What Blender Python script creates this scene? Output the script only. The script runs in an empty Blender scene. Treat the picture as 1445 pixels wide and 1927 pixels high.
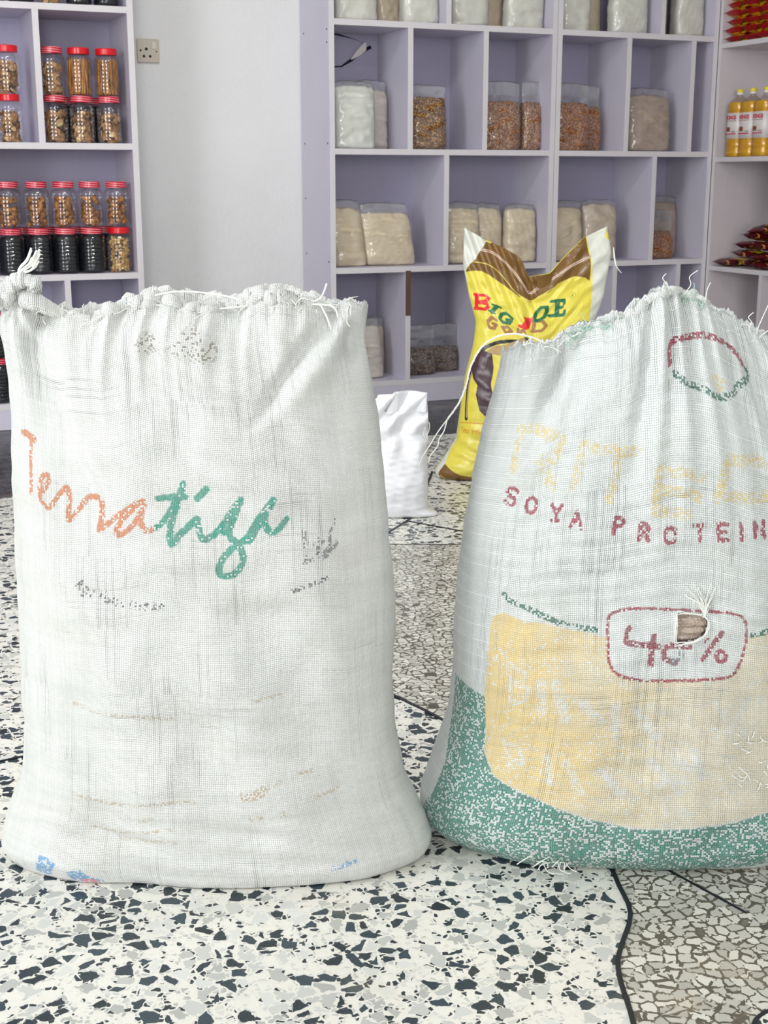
import bpy, math, random
import numpy as np

# ---------------------------------------------------------------- camera, light, exposure
SC = bpy.context.scene
COL = SC.collection
PI = math.pi
YAW, PITCH, EYE = math.radians(22.9), math.radians(14.0), 0.9
cam_data = bpy.data.cameras.new('camera'); cam = bpy.data.objects.new('camera', cam_data); COL.objects.link(cam)
cam.location = (0, 0, EYE)
cam.rotation_euler = (PI/2 - PITCH, 0, -YAW)
cam_data.sensor_fit = 'VERTICAL'; cam_data.sensor_height = 36.0; cam_data.sensor_width = 27.0
cam_data.lens = 36.0 * 2520 / 1927
cam_data.clip_start = 0.05
cam_data.dof.use_dof = True; cam_data.dof.focus_distance = 1.72; cam_data.dof.aperture_fstop = 26.0
SC.camera = cam
SC.view_settings.view_transform = 'Standard'; SC.view_settings.look = 'None'
SC.view_settings.exposure = 0.56; SC.view_settings.gamma = 1.0
SC.view_settings.use_curve_mapping = False

world = bpy.data.worlds.new('daylight'); SC.world = world; world.use_nodes = True
wb = world.node_tree.nodes['Background']
wb.inputs[0].default_value = (0.93, 0.96, 1.0, 1); wb.inputs[1].default_value = 1.0

def area(name, loc, target, sx, sy, power, col):
    l = bpy.data.lights.new(name, 'AREA'); l.shape = 'RECTANGLE'; l.size = sx; l.size_y = sy
    l.energy = power; l.color = col
    o = bpy.data.objects.new(name, l); COL.objects.link(o); o.location = loc
    from mathutils import Vector
    o.rotation_euler = (Vector(target) - Vector(loc)).to_track_quat('-Z', 'Y').to_euler()
    return o
# daylight through the open shop front (behind the camera) and the side window on the left
area('shopfront_daylight', (-1.9, -5.45, 1.5), (0.6, 3.0, 1.0), 2.4, 2.5, 185, (1.0, 0.99, 0.975))
area('side_doorway_daylight', (-2.45, 1.95, 1.35), (1.2, 2.9, 0.95), 1.6, 2.1, 84, (0.97, 0.985, 1.0))
# two unseen fill lights added under the ceiling to brighten the room further in
area('ceiling_fill_light', (0.9, 3.0, 2.72), (0.9, 3.0, 0), 1.2, 0.06, 16, (1.0, 0.98, 0.95))
area('ceiling_fill_light', (1.3, 1.7, 2.72), (1.3, 1.7, 0), 1.2, 0.06, 7, (1.0, 0.98, 0.95))

# ---------------------------------------------------------------- helpers
def srgb(r, g, b):
    f = lambda c: (c/255/12.92) if c/255 <= 0.04045 else ((c/255+0.055)/1.055)**2.4
    return (f(r), f(g), f(b), 1)

class X:
    """a node socket with arithmetic"""
    def __init__(s, nt, sock): s.nt = nt; s.s = sock
    def _m(s, op, *a, clamp=False):
        n = s.nt.nodes.new('ShaderNodeMath'); n.operation = op; n.use_clamp = clamp
        for i, v in enumerate((s,) + a):
            if isinstance(v, X): s.nt.links.new(v.s, n.inputs[i])
            else: n.inputs[i].default_value = v
        return X(s.nt, n.outputs[0])
    def __add__(s, o): return s._m('ADD', o)
    def __sub__(s, o): return s._m('SUBTRACT', o)
    def __mul__(s, o): return s._m('MULTIPLY', o)
    def __truediv__(s, o): return s._m('DIVIDE', o)
    def pw(s, o): return s._m('POWER', o)
    def gt(s, o): return s._m('GREATER_THAN', o)
    def lt(s, o): return s._m('LESS_THAN', o)
    def floor(s): return s._m('FLOOR')
    def fract(s): return s._m('FRACT')
    def abs(s): return s._m('ABSOLUTE')
    def mod(s, o): return s._m('MODULO', o)
    def mx(s, o): return s._m('MAXIMUM', o)
    def mn(s, o): return s._m('MINIMUM', o)
    def sin(s): return s._m('SINE')
    def step(s, a, b):
        n = s.nt.nodes.new('ShaderNodeMapRange'); n.interpolation_type = 'SMOOTHSTEP'
        s.nt.links.new(s.s, n.inputs[0]); n.inputs[1].default_value = a; n.inputs[2].default_value = b
        return X(s.nt, n.outputs[0])
    def inv(s): return X.const(s.nt, 1.0)._m('SUBTRACT', s)
    @staticmethod
    def const(nt, v):
        n = nt.nodes.new('ShaderNodeValue'); n.outputs[0].default_value = v; return X(nt, n.outputs[0])

class Mat:
    def __init__(s, name, rough=0.6, spec=0.4, col=(0.8, 0.8, 0.8, 1)):
        s.m = bpy.data.materials.new(name); s.m.use_nodes = True; s.nt = s.m.node_tree
        s.b = s.nt.nodes['Principled BSDF']; s.b.inputs['Roughness'].default_value = rough
        s.b.inputs['Specular IOR Level'].default_value = spec; s.b.inputs['Base Color'].default_value = col
    def node(s, t, **kw):
        n = s.nt.nodes.new(t)
        for k, v in kw.items(): setattr(n, k, v)
        return n
    def link(s, a, b): s.nt.links.new(a.s if isinstance(a, X) else a, b)
    def x(s, sock): return X(s.nt, sock)
    def pos(s):
        return s.node('ShaderNodeTexCoord').outputs['Object']
    def world(s):
        return s.node('ShaderNodeNewGeometry').outputs['Position']
    def sep(s, v):
        n = s.node('ShaderNodeSeparateXYZ'); s.link(v, n.inputs[0]); return [X(s.nt, o) for o in n.outputs]
    def comb(s, *c):
        n = s.node('ShaderNodeCombineXYZ')
        for i, v in enumerate(c):
            if isinstance(v, X): s.link(v, n.inputs[i])
            else: n.inputs[i].default_value = v
        return n.outputs[0]
    def noise(s, vec, scale, detail=2, rough=0.5, dim='3D'):
        n = s.node('ShaderNodeTexNoise', noise_dimensions=dim); s.link(vec, n.inputs['Vector'])
        n.inputs['Scale'].default_value = scale; n.inputs['Detail'].default_value = detail; n.inputs['Roughness'].default_value = rough
        return X(s.nt, n.outputs[0])
    def vor(s, vec, scale, feature='F1', dim='3D', rnd=1.0):
        n = s.node('ShaderNodeTexVoronoi', feature=feature, voronoi_dimensions=dim); s.link(vec, n.inputs['Vector'])
        n.inputs['Scale'].default_value = scale; n.inputs['Randomness'].default_value = rnd
        return n
    def white(s, vec, dim='3D'):
        n = s.node('ShaderNodeTexWhiteNoise', noise_dimensions=dim); s.link(vec, n.inputs['Vector'] if dim != '1D' else n.inputs['W'])
        return X(s.nt, n.outputs[0])
    def mix(s, fac, a, b):
        n = s.node('ShaderNodeMix', data_type='RGBA')
        if isinstance(fac, X): s.link(fac, n.inputs[0])
        else: n.inputs[0].default_value = fac
        for v, i in ((a, 6), (b, 7)):
            if isinstance(v, tuple): n.inputs[i].default_value = v
            else: s.link(v, n.inputs[i])
        return n.outputs[2]
    def color(s, c): s.link(c, s.b.inputs['Base Color'])
    def bump(s, h, dist=0.001, strength=1.0):
        n = s.node('ShaderNodeBump'); n.inputs['Strength'].default_value = strength; n.inputs['Distance'].default_value = dist
        s.link(h, n.inputs['Height']); s.link(n.outputs[0], s.b.inputs['Normal']); return n
    def attr(s, name):
        n = s.node('ShaderNodeAttribute', attribute_name=name); return n

def tag(o, label=None, cat=None, group=None, kind=None):
    if label: o['label'] = label
    if cat: o['category'] = cat
    if group: o['group'] = group
    if kind: o['kind'] = kind
    return o

def thing(name, loc, rz, label, cat, group=None):
    o = bpy.data.objects.new(name, None); o.empty_display_size = 0.05; COL.objects.link(o)
    o.location = loc; o.rotation_euler = (0, 0, rz)
    return tag(o, label, cat, group)

def link(name, me, mats, parent=None, smooth=False):
    o = bpy.data.objects.new(name, me); COL.objects.link(o)
    if mats is not None:
        for m in (mats if isinstance(mats, (list, tuple)) else [mats]): me.materials.append(m)
    if parent is not None: o.parent = parent
    if smooth: me.polygons.foreach_set('use_smooth', np.ones(len(me.polygons), bool))
    return o

class MB:
    """collects plain shapes into one mesh"""
    def __init__(s): s.v = []; s.f = []; s.mi = []
    def add(s, vs, fs, mi=0):
        b = len(s.v); s.v += [tuple(v) for v in vs]
        for i, f in enumerate(fs):
            s.f.append([b + k for k in f]); s.mi.append(mi[i] if isinstance(mi, (list, tuple)) else mi)
        return s
    def box(s, x0, x1, y0, y1, z0, z1, mi=0, front=None, bev=0):
        vs = [(x0,y0,z0),(x1,y0,z0),(x1,y1,z0),(x0,y1,z0),(x0,y0,z1),(x1,y0,z1),(x1,y1,z1),(x0,y1,z1)]
        fs = [(0,3,2,1),(4,5,6,7),(0,1,5,4),(1,2,6,5),(2,3,7,6),(3,0,4,7)]
        m = [mi]*6
        if front == 'y': m[2] = 1
        if front == 'x': m[5] = 1
        return s.add(vs, fs, m)
    def tube(s, pts, r, n=8, mi=0, cap=True):
        pts = [np.array(p, float) for p in pts]; rs = r if isinstance(r, (list, tuple)) else [r]*len(pts)
        vs = []; fs = []
        prev = None
        for i, p in enumerate(pts):
            t = pts[min(i+1, len(pts)-1)] - pts[max(i-1, 0)]; t = t/(np.linalg.norm(t)+1e-12)
            if prev is None:
                a = np.array([0, 0, 1.]) if abs(t[2]) < 0.9 else np.array([1., 0, 0]); u = np.cross(t, a)
            else: u = prev - t*(prev@t)
            u /= (np.linalg.norm(u)+1e-12); prev = u; w = np.cross(t, u)
            for k in range(n):
                an = 2*PI*k/n; vs.append(p + rs[i]*(math.cos(an)*u + math.sin(an)*w))
        for i in range(len(pts)-1):
            for k in range(n):
                fs.append((i*n+k, i*n+(k+1) % n, (i+1)*n+(k+1) % n, (i+1)*n+k))
        if cap: fs.append(tuple(reversed(range(n)))); fs.append(tuple((len(pts)-1)*n+k for k in range(n)))
        return s.add(vs, fs, mi)
    def lathe(s, prof, n=32, c=(0, 0, 0), mi=0, cap=True):
        vs = []; fs = []
        for r, z in prof:
            for k in range(n): vs.append((c[0]+r*math.cos(2*PI*k/n), c[1]+r*math.sin(2*PI*k/n), c[2]+z))
        m = len(prof)
        for i in range(m-1):
            for k in range(n): fs.append((i*n+k, i*n+(k+1) % n, (i+1)*n+(k+1) % n, (i+1)*n+k))
        if cap: fs.append(tuple(reversed(range(n)))); fs.append(tuple((m-1)*n+k for k in range(n)))
        return s.add(vs, fs, mi)
    def build(s, name, mats, parent=None, smooth=False, bevel=0):
        me = bpy.data.meshes.new(name); me.from_pydata(s.v, [], s.f); me.update()
        o = link(name, me, mats, parent, smooth)
        me.polygons.foreach_set('material_index', np.array(s.mi, dtype=np.int32))
        if bevel:
            b = o.modifiers.new('bevel', 'BEVEL'); b.width = bevel; b.segments = 2; b.limit_method = 'ANGLE'
        return o

def sm(p, n=8):
    """smooth a polyline (Catmull-Rom)"""
    p = [np.array(q, float) for q in p]; out = []
    for i in range(len(p)-1):
        a = p[max(i-1, 0)]; b = p[i]; c = p[i+1]; d = p[min(i+2, len(p)-1)]
        for k in range(n):
            t = k/n
            out.append(0.5*((2*b)+(-a+c)*t+(2*a-5*b+4*c-d)*t*t+(-a+3*b-3*c+d)*t**3))
    out.append(p[-1]); return out

def copy_tree(o, parent=None):
    c = o.copy(); COL.objects.link(c)
    if parent is not None: c.parent = parent
    for ch in o.children: copy_tree(ch, c)
    return c
# ---------------------------------------------------------------- cloth surfaces (sacks, bags, pouches)
def tab(t, x):
    t = np.array(t, float); return np.interp(x, t[:, 0], t[:, 1])

def smoothtab(t, x, w=0.02):
    t = np.array(t, float); g = np.linspace(t[0, 0], t[-1, 0], 400); y = np.interp(g, t[:, 0], t[:, 1])
    k = max(1, int(w/(g[1]-g[0]))); ker = np.hanning(2*k+3)[1:-1]; ker /= ker.sum()
    yp = np.pad(y, k, mode='reflect', reflect_type='odd'); y2 = np.convolve(yp, ker, 'valid')
    return np.interp(x, g, y2)

def lump(u, v, seed, n=9):
    r = np.random.RandomState(seed); o = 0*u
    for i in range(n):
        a = r.rand()*6.283; k = 0.6+r.rand()*1.3; o = o + np.sin((np.cos(a)*u+np.sin(a)*v)*k*6.283 + r.rand()*6.283)
    return o/np.sqrt(n)

def cloth(spec, nphi, nv):
    """closed bag: rows from the floor to the rim; returns X, Y, Z, U, V (local, front towards -y)"""
    ze = spec['zend']; nin = 4; nbot = 3
    v = np.linspace(0, 1, nv)
    th = (np.arange(nphi)/nphi*2-1)*np.pi
    e = spec.get('ex', 0.9); ey = spec.get('ey', 0.85)
    cx = np.sign(np.sin(th))*np.abs(np.sin(th))**e; cy = -np.sign(np.cos(th))*np.abs(np.cos(th))**ey
    # even spacing along the section
    wm = 0.5*(tab(spec['right'], ze/2)-tab(spec['left'], ze/2)); dm = tab(spec['depth'], 0.5)
    ds = np.hypot(np.diff(np.r_[cx, cx[0]])*wm, np.diff(np.r_[cy, cy[0]])*dm); s = np.r_[0, np.cumsum(ds)]
    tt = np.interp(np.arange(nphi)/nphi*s[-1], s, np.r_[th, np.pi])
    cx = np.sign(np.sin(tt))*np.abs(np.sin(tt))**e; cy = -np.sign(np.cos(tt))*np.abs(np.cos(tt))**ey
    U = (np.arange(nphi)/nphi-0.5)*s[-1]
    xl = smoothtab(spec['left'], v*ze, spec.get('sw', 0.02)); xr = smoothtab(spec['right'], v*ze, spec.get('sw', 0.02)); xc = (xl+xr)/2; w = (xr-xl)/2
    d = smoothtab(spec['depth'], v, 0.03)
    rim = smoothtab(spec['rim'], cx, 0.04)
    rim = rim + (cy > 0)*spec.get('backrise', 0)*(1-cx**2)
    S, VV = np.meshgrid(cx, v); CY = np.meshgrid(cy, v)[0]
    UU = np.meshgrid(U, v)[0]; RIM = np.meshgrid(rim, v)[0]
    Z = VV*RIM
    fl = spec.get('foot', 0.03); foot = np.clip(1-Z/fl, 0, 1)**2*spec.get('curl', 0.08)
    Xp = xc[:, None] + w[:, None]*S*(1-foot*0.35)
    Yp = d[:, None]*CY*(1-foot)
    if 'deform' in spec: Xp, Yp, Z = spec['deform'](Xp, Yp, Z, UU, VV, S, CY)
    Z = np.maximum(Z, 0.0015)
    V = VV*ze
    rows = [(Xp[0]*0+xc[0]+(Xp[0]-xc[0])*k, Yp[0]*k, Z[0]*0+0.0015, U, V[0]-0.01*(1-k)) for k in (0.02, 0.5, 0.9)]
    jj = (3*nphi//2 - np.arange(nphi)) % nphi; ym = (Yp[-1]+Yp[-1][jj])/2
    top = [(Xp[-1]*(1-0.01*k)+xc[-1]*0.01*k, ym+(Yp[-1]-ym)*(1-0.3*k), Z[-1]-0.006*k*k, U, V[-1]+0.004*k) for k in range(1, nin)]
    cat = lambda i, A: np.vstack([r[i][None] for r in rows]+[A]+[r[i][None] for r in top])
    return cat(0, Xp), cat(1, Yp), cat(2, Z), cat(3, UU), cat(4, V)

def dist(P, segs):
    """distance from points P (n,2) to segments (m,4)"""
    o = np.full(len(P), 9.0)
    for x0, y0, x1, y1 in segs:
        dx, dy = x1-x0, y1-y0; L = dx*dx+dy*dy+1e-12
        t = np.clip(((P[:, 0]-x0)*dx+(P[:, 1]-y0)*dy)/L, 0, 1)
        o = np.minimum(o, np.hypot(P[:, 0]-x0-t*dx, P[:, 1]-y0-t*dy))
    return o

def inside(P, poly):
    c = np.zeros(len(P), bool); n = len(poly)
    for i in range(n):
        x0, y0 = poly[i]; x1, y1 = poly[(i+1) % n]
        if y0 == y1: continue
        k = ((y0 > P[:, 1]) != (y1 > P[:, 1])) & (P[:, 0] < (x1-x0)*(P[:, 1]-y0)/(y1-y0)+x0)
        c ^= k
    return c

def ink(P, shapes):
    """signed distance to a set of printed shapes: ('s', radius, points) strokes, ('p', points) filled areas, ('h', points) holes"""
    o = np.full(len(P), 0.05)
    for sh in shapes:
        pts = np.array(sh[-1], float)/10000.0
        rad = sh[1]/10000.0 if sh[0] == 's' else 0
        lo = pts.min(0)-rad-0.006; hi = pts.max(0)+rad+0.006
        k = np.where((P[:, 0] > lo[0]) & (P[:, 0] < hi[0]) & (P[:, 1] > lo[1]) & (P[:, 1] < hi[1]))[0]
        if not len(k): continue
        Q = P[k]
        if sh[0] == 's':
            o[k] = np.minimum(o[k], dist(Q, [(*pts[i], *pts[i+1]) for i in range(len(pts)-1)])-rad)
        else:
            n = len(pts); dd = np.clip(dist(Q, [(*pts[i], *pts[(i+1) % n]) for i in range(n)]), 0, 0.05)
            dd = np.where(inside(Q, pts), -dd, dd)
            o[k] = np.minimum(o[k], dd) if sh[0] == 'p' else np.maximum(o[k], -dd)
    return o

def pleat(ph, seed, n=26, sharp=2.0):
    """random ridges over a phase 0..1"""
    r = np.random.RandomState(seed); o = 0*ph
    for i in range(n):
        c = (i+0.5+0.6*(r.rand()-0.5))/n; w = (0.25+0.5*r.rand())/n; o = o + (0.3+r.rand())*np.exp(-((ph-c)/w)**2)
    return o

def deform_L(Xp, Yp, Z, U, V, S, CY):
    sg = np.where(CY < 0, -1., 1.); f = np.abs(CY)**0.5
    a = 0.0045*lump(U*4.5, V*4.5, 3) + 0.0012*lump(U*14, V*12, 5)
    top = np.clip((V-0.80)/0.2, 0, 1)
    ph = S*0.5+0.5 + 0.05*np.sin(V*9)
    a = a + 0.012*top**1.3*(pleat(ph, 11, 19)-0.5) + 0.004*np.clip((V-0.6)/0.4, 0, 1)*(pleat(ph+0.1*np.sin(V*6), 12, 9)-0.5)
    # deep fold running down from the right-hand corner, and the bulge beside it
    t = np.clip((V-0.80)/0.2, 0, 1); xc = 0.155-0.10*(1-t)
    a = a - 0.020*np.exp(-((Xp-xc-0.015)/0.012)**2)*np.clip(t*3, 0, 1)*(1-0.3*t) + 0.017*np.exp(-((Xp-xc-0.045)/0.020)**2)*np.clip(t*2, 0, 1)
    a = a - 0.030*np.exp(-((Xp-.188)/0.012)**2-((Z-.703)/0.026)**2) + 0.012*np.exp(-((Xp-.160)/0.016)**2-((Z-.712)/0.035)**2)
    # twisted left-hand corner: folds fan out of the knot
    dx = Xp+0.228; dz = Z-0.752; rr = np.hypot(dx, dz); an = np.arctan2(dx, -dz)
    a = a + 0.007*np.exp(-rr/0.07)*np.sin(an*9+1)*np.clip(rr/0.02, 0, 1)
    # creases near the floor
    lo = np.exp(-((V-0.09)/0.06)**2); a = a + 0.0015*lo*np.sin((U*0.25+V)*150+2*lump(U*5, V*5, 8))
    Yp = Yp + sg*np.maximum(f*a, -0.7*np.abs(Yp)) + 0.35*np.clip((V-0.85)/0.15, 0, 1)*0.012*(pleat(ph, 51, 8)-0.8)
    Xp = Xp + (1-f)*np.sign(S)*a*0.5
    fr = np.clip((V-0.93)/0.07, 0, 1)
    Z = Z + fr*(0.0035*lump(U*26, V*0, 21)+0.0015*lump(U*90, V*0, 22))
    return Xp, Yp, Z

def deform_R(Xp, Yp, Z, U, V, S, CY):
    sg = np.where(CY < 0, -1., 1.); f = np.abs(CY)**0.5
    a = 0.004*lump(U*4, V*4, 13) + 0.0012*lump(U*13, V*12, 15)
    an = np.arctan2(Xp+0.004, np.maximum(0.95-Z, 0.02))*1.1
    top = np.clip((V-0.62)/0.38, 0, 1)
    a = a + 0.021*top**0.9*(pleat(an/1.6+0.5, 31, 17)-0.45)*(1-0.5/(1+np.exp((Xp+0.17)*60)))
    a = a - 0.036*np.exp(-((an+0.50)/0.05)**2)*np.clip((V-0.84)/0.1, 0, 1)
    a = a - 0.016*np.exp(-((an+0.16)/0.04)**2)*np.clip((V-0.72)/0.1, 0, 1)
    # horizontal rings pulled round the belly
    a = a + 0.0007*np.sin(V*0.76*2*np.pi/0.021+0.6*lump(U*2, V*2, 17))*np.exp(-((V-0.62)/0.28)**2)
    Yp = Yp + sg*np.maximum(f*a, -0.7*np.abs(Yp)) + np.clip((V-0.85)/0.15, 0, 1)*0.006*np.sin(an*9)
    Xp = Xp + (1-f)*np.sign(S)*a*0.5
    fr = np.clip((V-0.93)/0.07, 0, 1)
    Z = Z + fr*(0.004*lump(U*24, V*0, 41)+0.002*lump(U*90, V*0, 42))
    return Xp, Yp, Z

SACK_L = dict(zend=0.757, ex=0.92, ey=0.80, backrise=0.012,
    left=[(0,-.288),(.02,-.294),(.064,-.282),(.119,-.262),(.196,-.253),(.272,-.251),(.42,-.25),(.56,-.246),(.63,-.244),(.68,-.247),(.723,-.252),(.757,-.249)],
    right=[(0,.294),(.012,.298),(.06,.282),(.116,.257),(.178,.245),(.27,.240),(.381,.238),(.503,.232),(.566,.227),(.621,.219),(.669,.212),(.702,.207),(.757,.203)],
    depth=[(0,.112),(.05,.118),(.15,.120),(.4,.122),(.7,.105),(.86,.080),(.94,.058),(.98,.036),(1,.020)],
    rim=[(-1,.757),(-.93,.757),(-.8,.747),(-.7,.738),(-.55,.738),(-.41,.736),(-.3,.745),(-.16,.757),(-.04,.751),(.16,.747),(.31,.748),(.42,.758),(.57,.760),(.71,.755),(.76,.747),(.9,.754),(1,.748)],
    deform=deform_L)
SACK_R = dict(zend=0.690, ex=0.92, ey=0.85, sw=0.03, curl=0.12, backrise=0.004,
    left=[(0,-.300),(.03,-.322),(.06,-.324),(.079,-.316),(.131,-.300),(.179,-.287),(.219,-.281),(.265,-.278),(.334,-.276),(.395,-.273),(.454,-.267),(.52,-.257),(.57,-.246),(.619,-.233),(.654,-.224),(.69,-.217)],
    right=[(0,.295),(.03,.315),(.079,.312),(.131,.298),(.219,.283),(.334,.278),(.454,.270),(.52,.260),(.57,.248),(.619,.235),(.654,.226),(.69,.215)],
    depth=[(0,.135),(.06,.148),(.18,.155),(.4,.155),(.62,.150),(.78,.125),(.88,.085),(.95,.058),(.985,.034),(1,.020)],
    rim=[(-1,.686),(-.92,.692),(-.71,.696),(-.63,.710),(-.43,.723),(-.33,.729),(-.2,.744),(-.08,.759),(0,.762),(.11,.756),(.27,.735),(.44,.716),(.6,.700),(.8,.692),(1,.686)],
    deform=deform_R)

def deform_Y(Xp, Yp, Z, U, V, S, CY):
    sg = np.where(CY < 0, -1., 1.); f = np.abs(CY)**0.5
    a = 0.004*lump(U*4, V*5, 23) + 0.0015*lump(U*13, V*16, 25)
    t = np.clip((V-0.6)/0.4, 0, 1)
    both = -0.016*t*np.cos((Xp-0.04)/0.21*np.pi) + 0.006*t*np.sin((Xp*1.4+np.abs(Xp-0.04)*-1.2+Z)*70) + 0.004*t*lump(U*9, V*9, 77)
    a = a + 0.004*np.exp(-((V-0.17)/0.08)**2)*np.sin((Z*0.9+0.35*Xp)*160+lump(U*4, V*4, 2))
    Yp = Yp + sg*np.maximum(f*a, -0.7*np.abs(Yp)) + both
    Yp = Yp - 0.03*t*(1-np.abs(S))**0.5*0.6 + 0.05*V
    return Xp, Yp, Z
BAG_Y = dict(zend=0.757, ex=0.95, ey=0.85, sw=0.02, curl=0.15,
    left=[(0,-.270),(.02,-.266),(.057,-.240),(.12,-.200),(.202,-.189),(.316,-.173),(.412,-.149),(.476,-.142),(.555,-.164),(.648,-.182),(.757,-.179)],
    right=[(0,.275),(.03,.262),(.12,.225),(.3,.205),(.475,.217),(.554,.247),(.679,.266),(.757,.253)],
    depth=[(0,.075),(.06,.095),(.2,.105),(.4,.100),(.6,.070),(.8,.035),(1,.006)],
    rim=[(-1,.756),(-.74,.724),(-.46,.697),(-.22,.668),(-.17,.640),(-.12,.612),(.17,.623),(.22,.634),(.65,.725),(1,.759)],
    deform=deform_Y)

def deform_W(Xp, Yp, Z, U, V, S, CY):
    sg = np.where(CY < 0, -1., 1.); f = np.abs(CY)**0.5
    t = np.clip((V-0.5)/0.3, 0, 1); m = np.clip(1-np.abs(V-0.62)/0.25, 0, 1)
    a = 0.002*lump(U*8, V*3, 33) + 0.0008*lump(U*30, V*12, 35)
    Yp = Yp + sg*np.maximum(f*a, -0.7*np.abs(Yp)) + 0.010*m*np.sin(Xp*95+V*4+1.0) + 0.009*t*np.sin(Xp*75-V*30)
    Yp = Yp + t*0.006*np.sin(Xp*50+2)
    return Xp, Yp, Z
BAG_W = dict(zend=0.335, ex=0.75, ey=0.75, sw=0.006, curl=0.1, foot=0.012,
    left=[(0,-.140),(.01,-.135),(.02,-.125),(.2,-.118),(.27,-.115),(.335,-.112)],
    right=[(0,.078),(.006,.076),(.014,.056),(.022,.047),(.12,.048),(.186,.043),(.2,.047),(.26,.047),(.335,.043)],
    depth=[(0,.045),(.08,.055),(.3,.055),(.5,.040),(.65,.018),(.8,.008),(1,.003)],
    rim=[(-1,.318),(-.75,.322),(-.7,.332),(-.2,.336),(-.1,.342),(.3,.342),(1,.341)],
    deform=deform_W)
PLACE = dict(L=((.445, 1.64), -22.2, SACK_L), R=((1.023, 1.461), -22.2, SACK_R), Y=((1.968, 3.575), -22.2, BAG_Y), W=((1.461, 3.272), -22.2, BAG_W))
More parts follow.
